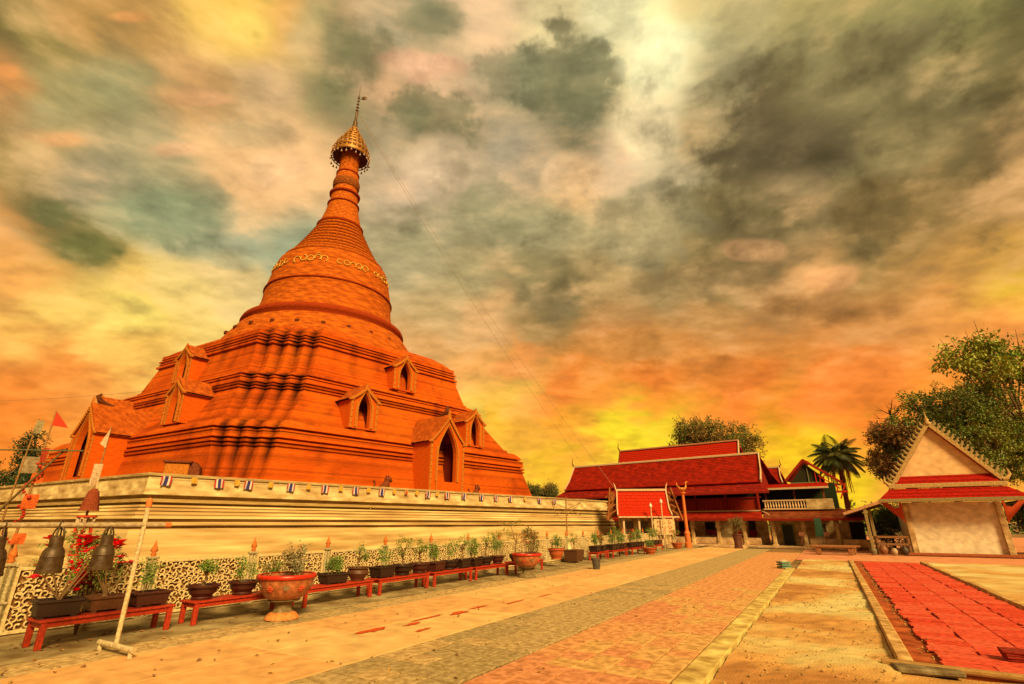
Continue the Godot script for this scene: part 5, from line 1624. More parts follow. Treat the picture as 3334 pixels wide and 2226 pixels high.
func build_small_things() -> void:
	# thin metal mast with crossed struts on a pale cone
	var t := thing("mast", "thin dark metal mast with crossed struts on a pale cone base", "mast", path(20.6, 1.0, 0))
	var st := surf()
	lathe(st, [Vector2(0.42, 0.0), Vector2(0.4, 0.1), Vector2(0.2, 0.5), Vector2(0.1, 0.95), Vector2(0.06, 1.1), Vector2(0.0, 1.12)], 16, Transform3D(), true)
	obj("base", st, mat("cone_plaster", Color(0.8, 0.68, 0.38), 0.9), t)
	st = surf()
	tube(st, [Vector3(0, 1.0, 0), Vector3(0, 2.95, 0)], [0.035, 0.03], 7)
	obj("post", st, mat("mast_brown", Color(0.3, 0.16, 0.06), 0.7), t)
	for e in [[-0.75, 2.75, 0.7, 2.1], [0.75, 2.7, -0.6, 2.05], [-0.5, 2.15, -0.75, 2.75], [0.0, 2.05, 0.75, 2.7], [-1.0, 2.9, 1.0, 2.85]]:
		st = surf()
		tube(st, [Vector3(e[0], e[1], 0), Vector3(e[2], e[3], 0)], [0.018], 6)
		obj("strut", st, mat("mast_brown", Color(0.3, 0.16, 0.06), 0.7), t)
	# bucket, crate
	t = thing("bucket", "small dark grey bucket on the edge of the lane", "bucket", path(16.8, -2.0, 0.0))
	st = surf()
	lathe(st, [Vector2(0.13, 0), Vector2(0.17, 0.34), Vector2(0.185, 0.35), Vector2(0.185, 0.38), Vector2(0.16, 0.38), Vector2(0.13, 0.05), Vector2(0, 0.05)], 20)
	obj("body", st, mat("bucket_grey", Color(0.09, 0.09, 0.08), 0.5, "worn"), t)
	st = surf()
	var pts := []
	for k in 9:
		var a := PI * k / 8.0
		pts.append(Vector3(cos(a) * 0.17, 0.36 + sin(a) * 0.1, 0.05))
	tube(st, pts, [0.006], 5)
	obj("handle", st, mat("bucket_grey", Color(0.09, 0.09, 0.08), 0.5), t)
	t = thing("crate", "small teal crate with a pale bag at the far end of the pale kerb", "crate", path(21.0, -8.35, 0.0), 0.2)
	st = surf()
	for y in [0.05, 0.14, 0.23]:
		for z in [-0.15, 0.15]:
			box(st, Vector3(0, y, z), Vector3(0.42, 0.06, 0.02))
		for x in [-0.2, 0.2]:
			box(st, Vector3(x, y, 0), Vector3(0.02, 0.06, 0.28))
	obj("slat", st, mat("crate_teal", Color(0.12, 0.3, 0.24), 0.6, "worn"), t)
	st = surf()
	blob(st, Vector3(0, 0.2, 0), Vector3(0.19, 0.14, 0.13), 7, 11, 0.12)
	obj("bag", st, mat("bag_pale", Color(0.6, 0.52, 0.4), 0.8, "worn"), t)
	# guy wires of the stupa spire
	var top := Vector3(STUPA_CENTRE.x + 0.35, 40.6, STUPA_CENTRE.z)
	var ends := [[Vector3(7.4, 8.3, -56.5), "thin guy wire running from the stupa spire down to the hall roof"], [Vector3(9.5, 4.0, -46.0), "second guy wire from the stupa spire, ending near the small shrine"], [Vector3(-62.0, 12.0, -40.0), "long wire sloping from the stupa steps to the left"]]
	for i in 3:
		st = surf()
		var a: Vector3 = top if i < 2 else Vector3(-26.0, 12.3, -40.0)
		var b: Vector3 = ends[i][0]
		var w := []
		for k in 25:
			var f := k / 24.0
			w.append(a.lerp(b, f) - Vector3(0, sin(f * PI) * 1.1, 0))
		tube(st, w, [0.014], 5)
		tag(obj("guy_wire", st, mat("wire", Color(0.34, 0.26, 0.15), 0.6), self), ends[i][1], "wire")

# ---------------------------------------------------------------- trees
func build_tree(called: String, label: String, at: Vector3, trunk_h: float, girth: float, clumps: Array, leaves: int, size: float, cols: Array, group := "", back := Color(0.5, 0.35, 0.1)) -> void:
	var t := thing(called, label, "tree", at, 0.0, group)
	var st := surf()
	var top := Vector3(rnd(-0.4, 0.4), trunk_h, rnd(-0.4, 0.4))
	tube(st, [Vector3(0, -0.2, 0), Vector3(top.x * 0.3, trunk_h * 0.4, top.z * 0.2), top], [girth, girth * 0.72, girth * 0.5], 9)
	var trunk := obj("trunk", st, mat("bark", Color(0.14, 0.09, 0.045), 0.95, "worn", Vector3.ONE, 1.0), t)
	st = surf()
	for c in clumps:
		var e := Vector3(c.x, c.y, c.z)
		var from := top * clampf(0.65 + rnd(0, 0.35), 0.0, 1.0)
		if e.y < from.y:
			from = top * clampf(e.y / maxf(trunk_h, 0.1) * 0.6, 0.1, 1.0)
		var mid := from.lerp(e, 0.5) + Vector3(rnd(-0.3, 0.3), rnd(0, 0.4), rnd(-0.3, 0.3))
		tube(st, [from, mid, e, e + (e - mid) * 0.5 + rand_dir() * 0.2], [girth * 0.36, girth * 0.24, girth * 0.12, 0.012], 6)
		for k in 3:
			var d := (rand_dir() + Vector3(0, 0.4, 0)).normalized()
			tube(st, [e, e + d * c.w * 0.6, e + (d + rand_dir() * 0.3) * c.w], [girth * 0.09, girth * 0.06, 0.008], 4)
	obj("limb", st, mat("bark", Color(0.14, 0.09, 0.045), 0.95), trunk)
	place("crown", crown_mesh(clumps, leaves, size, cols), leaf_mat("tree_leaf_" + called, Color(1, 1, 1), back), t)

func scatter_clumps(n: int, c: Vector3, r: Vector3, w0: float, w1: float) -> Array:
	var out := []
	for i in n:
		var d := rand_dir() * pow(rnd(0.1, 1.0), 0.45)
		out.append(Vector4(c.x + d.x * r.x, c.y + d.y * r.y, c.z + d.z * r.z, rnd(w0, w1)))
	return out

func build_palm() -> void:
	var t := thing("palm_tree", "palm tree with drooping dark fronds behind the gabled house", "palm tree", Vector3(31.4, 0, -49.5))
	var st := surf()
	var pts := []
	var rad := []
	for k in 15:
		pts.append(Vector3(sin(k * 0.12) * 0.15, k * 0.56, 0))
		rad.append(0.24 - 0.004 * k + (0.02 if k % 2 == 0 else 0.0))
	tube(st, pts, rad, 10)
	obj("trunk", st, mat("palm_bark", Color(0.3, 0.11, 0.05), 0.9, "stain", Vector3.ONE * 2.0, 0.8), t)
	# sheaths of old fronds hang down round the trunk
	st = surf()
	for k in 14:
		var a := rnd(0, TAU)
		var o := Vector3(cos(a), 0, sin(a))
		tube(st, [Vector3(0, 7.65, 0) + o * 0.25, Vector3(0, 6.9, 0) + o * 0.7, Vector3(0, rnd(4.2, 5.4), 0) + o * rnd(0.6, 0.95)], [0.05, 0.05, 0.02], 5)
	obj("dead_frond", st, mat("dead_frond", Color(0.5, 0.1, 0.04), 0.9, "worn", Vector3.ONE), t)
	var greens := [Color(0.04, 0.07, 0.015), Color(0.07, 0.1, 0.02), Color(0.1, 0.1, 0.02)]
	for k in 40:
		var a := k * 2.4
		var lift := lerpf(1.25, -0.5, k / 39.0)
		var l := rnd(2.3, 2.9)
		var o := Vector3(cos(a), 0, sin(a))
		var V := PackedVector3Array()
		var C := PackedColorArray()
		var p := Vector3(0, 7.8, 0)
		var dir := (o * cos(lift) + Vector3(0, sin(lift), 0)).normalized()
		var col: Color = greens[k % 3]
		for q in 20:
			var nx := p + dir * l / 20.0
			dir = (dir + Vector3(0, -0.075, 0)).normalized()
			var side := dir.cross(Vector3.UP).normalized()
			for s in [-1.0, 1.0]:
				var ld: Vector3 = (dir * 0.55 + side * s + Vector3(0, -0.35, 0)).normalized()
				var ll := 0.75 * sin(clampf((q + 2) / 22.0, 0, 1) * PI) + 0.16
				leaf(V, C, p, ld, Vector3.UP, ll, 0.1, col * rnd(0.8, 1.3))
			V.append_array([p, nx, nx + side * 0.02, p, nx + side * 0.02, p + side * 0.03])
			for z in 6:
				C.append(Color(0.1, 0.07, 0.02))
			p = nx
		place("frond", leaf_mesh(V, C), leaf_mat("palm_leaf", Color(1, 1, 1), Color(0.25, 0.2, 0.06)), t)

func build_trees() -> void:
	var olive := [Color(0.07, 0.15, 0.012), Color(0.13, 0.22, 0.02), Color(0.2, 0.27, 0.03), Color(0.06, 0.1, 0.012), Color(0.24, 0.15, 0.03)]
	var autumn := [Color(0.1, 0.16, 0.02), Color(0.28, 0.14, 0.04), Color(0.06, 0.13, 0.015), Color(0.2, 0.2, 0.04)]
	# behind the long hall
	var c := scatter_clumps(44, Vector3(0, 10.6, 0), Vector3(4.4, 3.3, 2.4), 1.1, 1.8)
	c.append_array(scatter_clumps(6, Vector3(4.2, 7.6, 0), Vector3(1.8, 1.2, 1.5), 0.7, 1.0))
	build_tree("broad_tree", "bushy tree with reddish green leaves rising behind the long red roof", Vector3(23.6, 0, -60), 6.5, 0.36, c, 30000, 0.22, autumn)
	# behind the gabled pavilion: a dark dense tree, a tall airy one and a ragged one
	c = scatter_clumps(48, Vector3(1.5, 8.0, 0), Vector3(6.0, 3.8, 2.6), 1.0, 1.8)
	c.append_array(scatter_clumps(18, Vector3(5.0, 10.6, 0.3), Vector3(2.6, 2.6, 2.0), 0.9, 1.5))
	build_tree("dense_tree", "dark dense tree directly behind the pavilion gable", Vector3(34.6, 0, -41.0), 5.0, 0.4, c, 70000, 0.2, olive)
	c = scatter_clumps(24, Vector3(0, 12.4, 0), Vector3(4.4, 4.6, 2.6), 0.65, 1.1)
	build_tree("airy_tree", "tall airy tree with big pale leaves and open twigs, highest at the picture's edge", Vector3(41.0, 0, -40.2), 9.0, 0.3, c, 6500, 0.34, [Color(0.2, 0.3, 0.03), Color(0.32, 0.36, 0.05), Color(0.11, 0.21, 0.02)])
	c = scatter_clumps(18, Vector3(0, 7.2, 0), Vector3(1.9, 2.5, 2.0), 0.7, 1.2)
	build_tree("ragged_tree", "ragged tree with coppery leaves left of the pavilion gable", Vector3(32.4, 0, -42.5), 4.6, 0.3, c, 18000, 0.17, [Color(0.08, 0.13, 0.02), Color(0.3, 0.13, 0.05), Color(0.05, 0.1, 0.015), Color(0.12, 0.16, 0.03)])
	# twigs of a bare treetop beside the gable
	var bare := thing("bare_tree", "bare branching treetop standing up beside the pavilion gable", "tree", Vector3(33.2, 0, -43.5))
	var st := surf()
	tube(st, [Vector3(0, 0, 0), Vector3(0.1, 6, 0), Vector3(-0.1, 11.0, 0)], [0.22, 0.16, 0.05], 8)
	obj("trunk", st, mat("bark", Color(0.14, 0.09, 0.045), 0.95), bare)
	st = surf()
	for k in 26:
		var y := rnd(7.0, 11.0)
		var d := (rand_dir() + Vector3(0, 0.9, 0)).normalized()
		var e := Vector3(0, y, 0) + d * rnd(0.8, 1.7)
		tube(st, [Vector3(0, y, 0), (Vector3(0, y, 0) + e) * 0.5 + rand_dir() * 0.1, e], [0.05, 0.03, 0.008], 5)
		for q in 3:
			tube(st, [e.lerp(Vector3(0, y, 0), 0.35), e + rand_dir() * 0.5], [0.018, 0.006], 4)
	obj("limb", st, mat("bark", Color(0.14, 0.09, 0.045), 0.95), bare)
	# bush seen under the pavilion eave, and darker bush beyond its other corner
	c = scatter_clumps(16, Vector3(0, 1.6, 0), Vector3(1.5, 1.2, 1.1), 0.5, 0.8)
	build_tree("round_bush", "round bright green bush seen under the side eave of the pavilion", Vector3(28.3, 0, -40.0), 1.0, 0.12, c, 12000, 0.12, [Color(0.05, 0.11, 0.015), Color(0.09, 0.17, 0.02), Color(0.03, 0.07, 0.012)])
	c = scatter_clumps(20, Vector3(0, 2.0, 0), Vector3(2.4, 1.6, 1.4), 0.6, 1.0)
	build_tree("dark_bush", "dark green bush against the far corner of the pavilion", Vector3(32.0, 0, -31.2), 1.0, 0.14, c, 12000, 0.14, [Color(0.02, 0.04, 0.01), Color(0.04, 0.07, 0.012)])
	# small round bush between the stupa and the hall
	c = scatter_clumps(18, Vector3(0, 4.6, 0), Vector3(1.5, 1.2, 1.2), 0.6, 0.9)
	build_tree("small_tree", "small round dark green tree between the stupa and the long hall", Vector3(3.3, 0, -56), 3.4, 0.16, c, 10000, 0.15, [Color(0.05, 0.08, 0.012), Color(0.1, 0.12, 0.03), Color(0.16, 0.08, 0.03)])
	# dark conifers beyond the wall at the picture's edge
	for q in [[-38.4, -40.5, 8.2, "dark green spire shaped tree at the picture's left edge"], [-42.5, -41.5, 5.8, "broad dark tree left of the spire shaped one"], [-35.4, -39.5, 5.2, "low dark tree right of the spire shaped one"]]:
		var clumps := []
		for k in 12:
			var f := k / 11.0
			clumps.append(Vector4(rnd(-0.3, 0.3), lerpf(2.0, q[2], f), rnd(-0.3, 0.3), lerpf(1.9 if q[2] < 7.0 else 1.2, 0.5 if q[2] > 7.0 else 1.2, f)))
		build_tree("dark_tree", q[3], Vector3(q[0], 0, q[1]), q[2] * 0.7, 0.2, clumps, 9000, 0.2, [Color(0.015, 0.04, 0.012), Color(0.03, 0.06, 0.012)], "", Color(0.08, 0.1, 0.03))
	# low line of far trees closing the horizon
	var cl := []
	for k in 90:
		var a := lerpf(-1.3, 1.45, k / 89.0)
		var d := rnd(120, 150)
		cl.append(Vector4(sin(a) * d, rnd(1.0, 3.0), -cos(a) * d, rnd(2.5, 4.5)))
	var far := place("far_treeline", crown_mesh(cl, 16000, 0.9, olive), leaf_mat("far_leaf", Color(1, 1, 1), Color(0.2, 0.2, 0.05)), self)
	far.set_meta("kind", "stuff")
	far.set_meta("label", "low line of distant trees along the horizon")

func build_litter() -> void:
	var V := PackedVector3Array()
	var C := PackedColorArray()
	leaf(V, C, Vector3(-0.03, 0.004, 0), Vector3(1, 0.12, 0).normalized(), Vector3.UP, 0.07, 0.035, Color(1, 1, 1))
	var lm := leaf_mesh(V, C)
	var spots := []
	var tints := []
	for k in 420:
		var o := rnd(0.6, -8.2) if k % 3 else rnd(0.7, -1.4)
		var s := pow(rnd(0.0, 1.0), 1.6) * 30.0 - 1.0
		var y := 0.014 if o > -0.9 else 0.01
		spots.append(Transform3D(Basis.from_euler(Vector3(rnd(-0.3, 0.3), rnd(0, TAU), rnd(-0.3, 0.3))) * rnd(0.6, 1.4), path(s, o, y)))
		tints.append([Color(0.25, 0.12, 0.04), Color(0.4, 0.24, 0.06), Color(0.16, 0.08, 0.03)][k % 3])
	var o1 := stuff("leaf_litter", lm, leaf_mat("litter", Color(1, 1, 1), Color(0.2, 0.1, 0.05)), self, spots, tints)
	o1.set_meta("label", "dry fallen leaves strewn over the paving")
	var st := surf()
	blob(st, Vector3.ZERO, Vector3(1, 0.6, 0.85), 4, 6, 0.25)
	spots = []
	tints = []
	for k in 1500:
		var bed := k % 5 < 3
		var o := rnd(-8.8, -10.6) if bed else (rnd(-8.7, -19.0) if k % 5 == 3 else rnd(-11.0, -11.25))
		var s := pow(rnd(0.0, 1.0), 1.5) * 26.0 - 1.0
		if k % 5 == 3:
			s = rnd(1.0, 5.1)
		if k % 5 == 4:
			s = rnd(5.5, 26.0)
		spots.append(Transform3D(Basis(Vector3.UP, rnd(0, TAU)) * rnd(0.006, 0.022), path(s, o, rnd(-0.02, 0.02))))
		tints.append(Color(0.5, 0.32, 0.13) * rnd(0.5, 1.4))
	var grit_mat := mat("grit", Color(1, 1, 1), 0.95, "grain", Vector3.ONE * 4.0, 0.0, true)
	var o2 := stuff("grit", mesh_of(st), grit_mat, self, spots, tints)
	o2.set_meta("label", "small stones and grit on the sand")

# ---------------------------------------------------------------- halls
const HALL_AT := Vector3(20, 0, -42)
const HALL_TURN := -0.679

func hall_point(x: float, y: float, z: float) -> Vector3:
	return HALL_AT + Basis(Vector3.UP, HALL_TURN) * Vector3(x, y, z)

# roof sheet through rows of [x0, x1, y, z] from eave to ridge, with thickness
func roof_sheet(st: SurfaceTool, rows: Array, thick := 0.1) -> void:
	for i in rows.size() - 1:
		var a: Array = rows[i]
		var b: Array = rows[i + 1]
		var p := [Vector3(a[0], a[2], a[3]), Vector3(a[1], a[2], a[3]), Vector3(b[1], b[2], b[3]), Vector3(b[0], b[2], b[3])]
		var n: Vector3 = (p[1] - p[0]).cross(p[2] - p[0]).normalized()
		if n.y < 0:
			n = -n
		var d := -n * thick
		face(st, p, n)
		face(st, [p[0] + d, p[1] + d, p[2] + d, p[3] + d], -n)
		face(st, [p[0], p[3], p[3] + d, p[0] + d], Vector3.LEFT)
		face(st, [p[1], p[2], p[2] + d, p[1] + d], Vector3.RIGHT)
		if i == 0:
			face(st, [p[0], p[1], p[1] + d, p[0] + d], p[0] - p[3])

# tiled roof: courses of ribs over a sheet, built as thin battens so that the rows catch light
func tiled_roof(called: String, rows: Array, m: Material, parent: Node3D) -> MeshInstance3D:
	var st := surf()
	roof_sheet(st, rows)
	for i in rows.size() - 1:
		var a: Array = rows[i]
		var b: Array = rows[i + 1]
		var l := Vector2(b[2] - a[2], b[3] - a[3]).length()
		var n := int(l / 0.24)
		for k in n:
			var f := (k + 0.5) / n
			var y := lerpf(a[2], b[2], f) + 0.012
			var z := lerpf(a[3], b[3], f)
			bar(st, Vector3(lerpf(a[0], b[0], f) + 0.02, y, z), Vector3(lerpf(a[1], b[1], f) - 0.02, y, z), 0.03, 0.04)
	return obj(called, st, m, parent)

# edge board that follows roof rows at one end (0 or 1 picks the x)
func bargeboard(called: String, rows: Array, side: int, w: float, m: Material, parent: Node3D, off := 0.03) -> void:
	var st := surf()
	for i in rows.size() - 1:
		var a: Array = rows[i]
		var b: Array = rows[i + 1]
		var o := off if side == 1 else -off
		bar(st, Vector3(a[side] + o, a[2] + 0.04, a[3]), Vector3(b[side] + o, b[2] + 0.04, b[3]), w, 0.1, 0.01)
	obj(called, st, m, parent)

func chofa(parent: Node3D, at: Vector3, k: float, m: Material, lean := -1.0) -> void:
	var st := surf()
	tube(st, [at, at + Vector3(lean * 0.05, 0.25, 0) * k, at + Vector3(lean * 0.22, 0.5, 0) * k, at + Vector3(lean * 0.12, 0.8, 0) * k, at + Vector3(lean * 0.2, 1.15, 0) * k], [0.08 * k, 0.09 * k, 0.06 * k, 0.04 * k, 0.012 * k], 7)
	obj("roof_finial", st, m, parent)

func lotus_column(parent: Node3D, x: float, z: float, y0: float, y1: float, w: float, m: Material, cap: Material) -> void:
	var st := surf()
	box(st, Vector3(x, (y0 + y1) / 2, z), Vector3(w, y1 - y0, w), Basis(), 0.02)
	box(st, Vector3(x, y0 + 0.12, z), Vector3(w * 1.5, 0.24, w * 1.5), Basis(), 0.02)
	var c := obj("column", st, m, parent)
	st = surf()
	for k in 4:
		var d := Basis(Vector3.UP, k * PI / 2)
		prism(st, PackedVector2Array([Vector2(-w * 0.6, 0), Vector2(0, 0.42), Vector2(w * 0.6, 0), Vector2(0, -0.16)]), w * 0.5 + 0.003, w * 0.5 + 0.06, Transform3D(d, Vector3(x, y1 - 0.5, z)))
	box(st, Vector3(x, y1 - 0.04, z), Vector3(w * 1.5, 0.1, w * 1.5), Basis(), 0.02)
	obj("capital", st, cap, c)

func build_long_hall() -> void:
	var tile := mat("roof_red", Color(0.4, 0.018, 0.003), 0.85, "stain", Vector3(0.35, 0.35, 0.35), 0.4)
	var bright := mat("roof_scarlet", Color(0.52, 0.022, 0.004), 0.85, "worn", Vector3.ONE * 0.5, 0.4)
	var edge := mat("barge_cream", Color(0.78, 0.6, 0.42), 0.7, "worn", Vector3.ONE)
	var maroon := mat("board_maroon", Color(0.26, 0.02, 0.012), 0.7, "streak", Vector3(0.4, 3, 0.4), 0.2)
	var redwall := mat("wall_red", Color(0.36, 0.03, 0.012), 0.75, "worn", Vector3.ONE * 0.6)
	var dark := mat("dark_room", Color(0.03, 0.03, 0.025), 0.9)
	var creamw := mat("hall_cream", Color(0.84, 0.68, 0.38), 0.9, "stain", Vector3.ONE * 0.4, 0.2)
	var plin := mat("hall_plinth", Color(0.84, 0.64, 0.4), 0.9, "stain", Vector3.ONE * 0.4)
	var wood := mat("dark_wood", Color(0.2, 0.07, 0.025), 0.7, "streak", Vector3(1, 4, 1))
	var t := thing("long_hall", "long two storey hall with a big dark red tiled roof and red boarded veranda", "temple hall", HALL_AT, HALL_TURN)
	var rows := [[-18.2, 0.28, 4.85, 0.8], [-18.7, 0.0, 5.75, -0.9], [-19.3, -0.45, 7.42, -3.0]]
	tiled_roof("roof", rows, tile, t)
	var backr := [[-18.2, 0.28, 4.85, -6.8], [-18.7, 0.0, 5.75, -5.1], [-19.3, -0.45, 7.42, -3.0]]
	tiled_roof("roof", backr, tile, t)
	bargeboard("bargeboard", rows, 1, 0.3, edge, t)
	bargeboard("bargeboard", rows, 0, 0.2, edge, t)
	var st := surf()
	bar(st, Vector3(-19.4, 7.5, -3), Vector3(-0.4, 7.5, -3), 0.2, 0.26, 0.03)
	obj("ridge_cap", st, edge, t)
	chofa(t, Vector3(-19.4, 7.45, -3), 0.95, wood)
	# gable end wall under the right-hand roof edge
	st = surf()
	prism(st, PackedVector2Array([Vector2(-0.6, 4.8), Vector2(-3, 7.2), Vector2(-5.6, 4.8)]), -0.75, -0.6, Transform3D(Basis(Vector3(0, 0, 1), Vector3.UP, Vector3.LEFT).orthonormalized(), Vector3(-1.3, 0, 0)))
	obj("gable_wall", st, maroon, t)
	var skirt := [[-19.0, 1.0, 4.05, 1.7], [-18.3, 0.4, 4.78, 0.5]]
	tiled_roof("skirt_roof", skirt, mat("roof_maroon", Color(0.34, 0.02, 0.012), 0.8, "stain", Vector3.ONE * 0.4, 0.3), t)
	st = surf()
	bar(st, Vector3(-19.0, 3.98, 1.74), Vector3(1.0, 3.98, 1.74), 0.16, 0.06, 0.01)
	obj("fascia", st, maroon, t)
	# upper veranda: posts, boards, dark openings behind
	st = surf()
	box(st, Vector3(-9.4, 3.5, -2.6), Vector3(18.4, 2.2, 0.15))
	obj("back_wall", st, dark, t)
	st = surf()
	box(st, Vector3(-9.4, 2.58, -1.6), Vector3(18.4, 0.14, 2.2))
	obj("veranda_floor", st, maroon, t)
	for k in 58:
		st = surf()
		box(st, Vector3(-18.4 + k * 0.312, 3.16, -0.5 + rnd(-0.006, 0.006)), Vector3(0.298, 1.02, 0.05), Basis(), 0.008)
		obj("wall_board", st, redwall, t)
	for k in 8:
		st = surf()
		box(st, Vector3(-18.2 + k * 2.54, 3.5, -0.42), Vector3(0.16, 2.0, 0.16), Basis(), 0.015)
		obj("post", st, maroon, t)
	st = surf()
	box(st, Vector3(-9.4, 3.7, -0.46), Vector3(18.4, 0.08, 0.14), Basis(), 0.01)
	obj("rail", st, maroon, t)
	var low := [[-18.8, 0.2, 2.1, 1.7], [-18.6, -0.1, 2.6, 0.4]]
	tiled_roof("lower_roof", low, mat("roof_low", Color(0.46, 0.03, 0.012), 0.8, "stain", Vector3.ONE * 0.4, 0.3), t)
	st = surf()
	bar(st, Vector3(-18.7, 2.66, 0.42), Vector3(-0.1, 2.66, 0.42), 0.09, 0.08)
	bar(st, Vector3(-0.1, 2.64, 0.44), Vector3(0.62, 2.3, 1.2), 0.09, 0.08)
	obj("white_trim", st, edge, t)
	st = surf()
	bar(st, Vector3(-18.8, 2.0, 1.72), Vector3(0.2, 2.0, 1.72), 0.2, 0.06)
	obj("fascia", st, maroon, t)
	# ground floor
	st = surf()
	box(st, Vector3(-9.3, 1.05, -1.2), Vector3(18.2, 2.1, 0.2))
	obj("wall", st, creamw, t)
	for x in [-3.4, -1.4, -7.6, -5.5, -9.8, -12.0]:
		lotus_column(t, x, 1.0, 0.0, 1.98, 0.24, creamw, edge)
	st = surf()
	box(st, Vector3(-6.4, 0.4, 0.95), Vector3(12.2, 0.5, 0.14), Basis(), 0.02)
	obj("low_wall", st, plin, t)
	for d in [[-4.65, 0.9, 0.95], [-1.35, 0.5, 1.15], [-7.0, 0.8, 1.1], [-2.4, 0.55, 1.2]]:
		st = surf()
		box(st, Vector3(d[0], 1.3, -1.085), Vector3(d[1], d[2], 0.03))
		var w := obj("window", st, dark, t)
		st = surf()
		box(st, Vector3(d[0], 1.3 - d[2] * 0.3, -1.06), Vector3(d[1] * 0.96, d[2] * 0.4, 0.04))
		obj("red_screen", st, redwall, w)
		st = surf()
		for s in [-1.0, 1.0]:
			box(st, Vector3(d[0] + s * (d[1] / 2 + 0.03), 1.3, -1.05), Vector3(0.06, d[2] + 0.12, 0.08))
			box(st, Vector3(d[0], 1.3 + s * (d[2] / 2 + 0.03), -1.05), Vector3(d[1] - 0.01, 0.06, 0.08))
		obj("frame", st, wood, w)
	st = surf()
	box(st, Vector3(-6.5, 0.06, 0.5), Vector3(25.0, 0.14, 3.4), Basis(), 0.02)
	obj("plinth", st, plin, t)
	# annex to the right: balcony over an open ground floor
	t = thing("balcony_annex", "pale balcony annex with a turned balustrade and a dark doorway, right of the long hall", "temple hall", HALL_AT, HALL_TURN)
	st = surf()
	box(st, Vector3(3.2, 1.05, -0.9), Vector3(6.2, 2.1, 0.2))
	obj("wall", st, creamw, t)
	for x in [0.7, 2.8, 4.9]:
		lotus_column(t, x, 1.0, 0.0, 1.98, 0.24, creamw, edge)
	st = surf()
	box(st, Vector3(1.32, 0.84, -0.79), Vector3(0.72, 1.5, 0.04))
	var door := obj("door", st, mat("door_dark", Color(0.02, 0.035, 0.03), 0.6), t)
	st = surf()
	for s in [-1.0, 1.0]:
		box(st, Vector3(1.32 + s * 0.4, 0.86, -0.77), Vector3(0.08, 1.62, 0.08))
	box(st, Vector3(1.32, 1.65, -0.77), Vector3(0.72, 0.08, 0.08))
	obj("frame", st, mat("frame_green", Color(0.3, 0.34, 0.18), 0.7, "worn"), door)
	st = surf()
	box(st, Vector3(3.6, 1.25, -0.79), Vector3(0.7, 0.8, 0.03))
	var w2 := obj("window", st, mat("window_brown", Color(0.14, 0.1, 0.04), 0.4), t)
	st = surf()
	for k in 5:
		box(st, Vector3(3.3 + k * 0.15, 1.25, -0.76), Vector3(0.03, 0.84, 0.04))
	obj("bar", st, wood, w2)
	st = surf()
	box(st, Vector3(5.9, 1.2, -0.79), Vector3(0.9, 1.2, 0.03))
	obj("opening", st, dark, t)
	st = surf()
	box(st, Vector3(4.0, 0.4, 0.95), Vector3(1.9, 0.5, 0.14), Basis(), 0.02)
	box(st, Vector3(5.9, 0.4, 0.95), Vector3(1.7, 0.5, 0.14), Basis(), 0.02)
	obj("low_wall", st, plin, t)
	var ann := [[0.25, 6.9, 2.05, 1.75], [0.1, 6.4, 2.68, 0.35]]
	tiled_roof("lower_roof", ann, mat("roof_brown", Color(0.3, 0.085, 0.03), 0.85, "stain", Vector3.ONE * 0.4, 0.3), t)
	st = surf()
	bar(st, Vector3(0.25, 1.97, 1.77), Vector3(6.9, 1.97, 1.77), 0.16, 0.06)
	obj("fascia", st, maroon, t)
	st = surf()
	for y in [2.74, 3.36]:
		box(st, Vector3(1.65, y, 0.6), Vector3(3.0, 0.1, 0.16), Basis(), 0.01)
	var bal := obj("balustrade", st, edge, t)
	for k in 15:
		st = surf()
		lathe(st, [Vector2(0.05, 2.79), Vector2(0.04, 2.84), Vector2(0.075, 2.95), Vector2(0.04, 3.12), Vector2(0.055, 3.2), Vector2(0.05, 3.31)], 8, Transform3D(Basis(), Vector3(0.3 + k * 0.195, 0, 0.6)))
		obj("baluster", st, edge, bal)
	st = surf()
	box(st, Vector3(4.05, 3.05, 0.6), Vector3(1.76, 0.74, 0.18), Basis(), 0.01)
	obj("parapet_panel", st, mat("hall_pale", Color(0.7, 0.6, 0.36), 0.9, "stain", Vector3.ONE * 0.4), t)
	st = surf()
	box(st, Vector3(2.6, 2.7, -0.9), Vector3(5.2, 0.12, 2.9))
	obj("balcony_floor", st, wood, t)
	st = surf()
	box(st, Vector3(2.2, 3.7, -2.3), Vector3(5.4, 2.0, 0.15))
	obj("upper_wall", st, mat("dark_green_wall", Color(0.03, 0.05, 0.02), 0.9, "worn"), t)
	for x in [0.1, 2.2, 4.2]:
		st = surf()
		box(st, Vector3(x, 3.55, -0.9), Vector3(0.12, 1.8, 0.12))
		obj("post", st, wood, t)
	var annr := [[-0.6, 4.7, 4.35, -0.4], [-0.4, 4.4, 4.75, -2.2]]
	tiled_roof("upper_roof", annr, bright, t)
	st = surf()
	bar(st, Vector3(-0.6, 4.3, -0.36), Vector3(4.7, 4.3, -0.36), 0.14, 0.06)
	obj("white_trim", st, edge, t)
	# hall behind, higher roof
	t = thing("rear_hall", "bright red upper roof of the hall standing behind the long hall", "temple hall", HALL_AT, HALL_TURN)
	var rr := [[-15.2, -2.6, 6.6, -4.9], [-15.5, -2.9, 7.7, -6.0], [-15.8, -3.05, 9.3, -7.2]]
	tiled_roof("roof", rr, bright, t)
	tiled_roof("roof", [[-15.2, -2.6, 6.6, -9.5], [-15.5, -2.9, 7.7, -8.4], [-15.8, -3.05, 9.3, -7.2]], bright, t)
	bargeboard("bargeboard", rr, 1, 0.24, edge, t)
	bargeboard("bargeboard", rr, 0, 0.24, wood, t)
	st = surf()
	bar(st, Vector3(-15.9, 9.38, -7.2), Vector3(-3.0, 9.38, -7.2), 0.16, 0.22, 0.02)
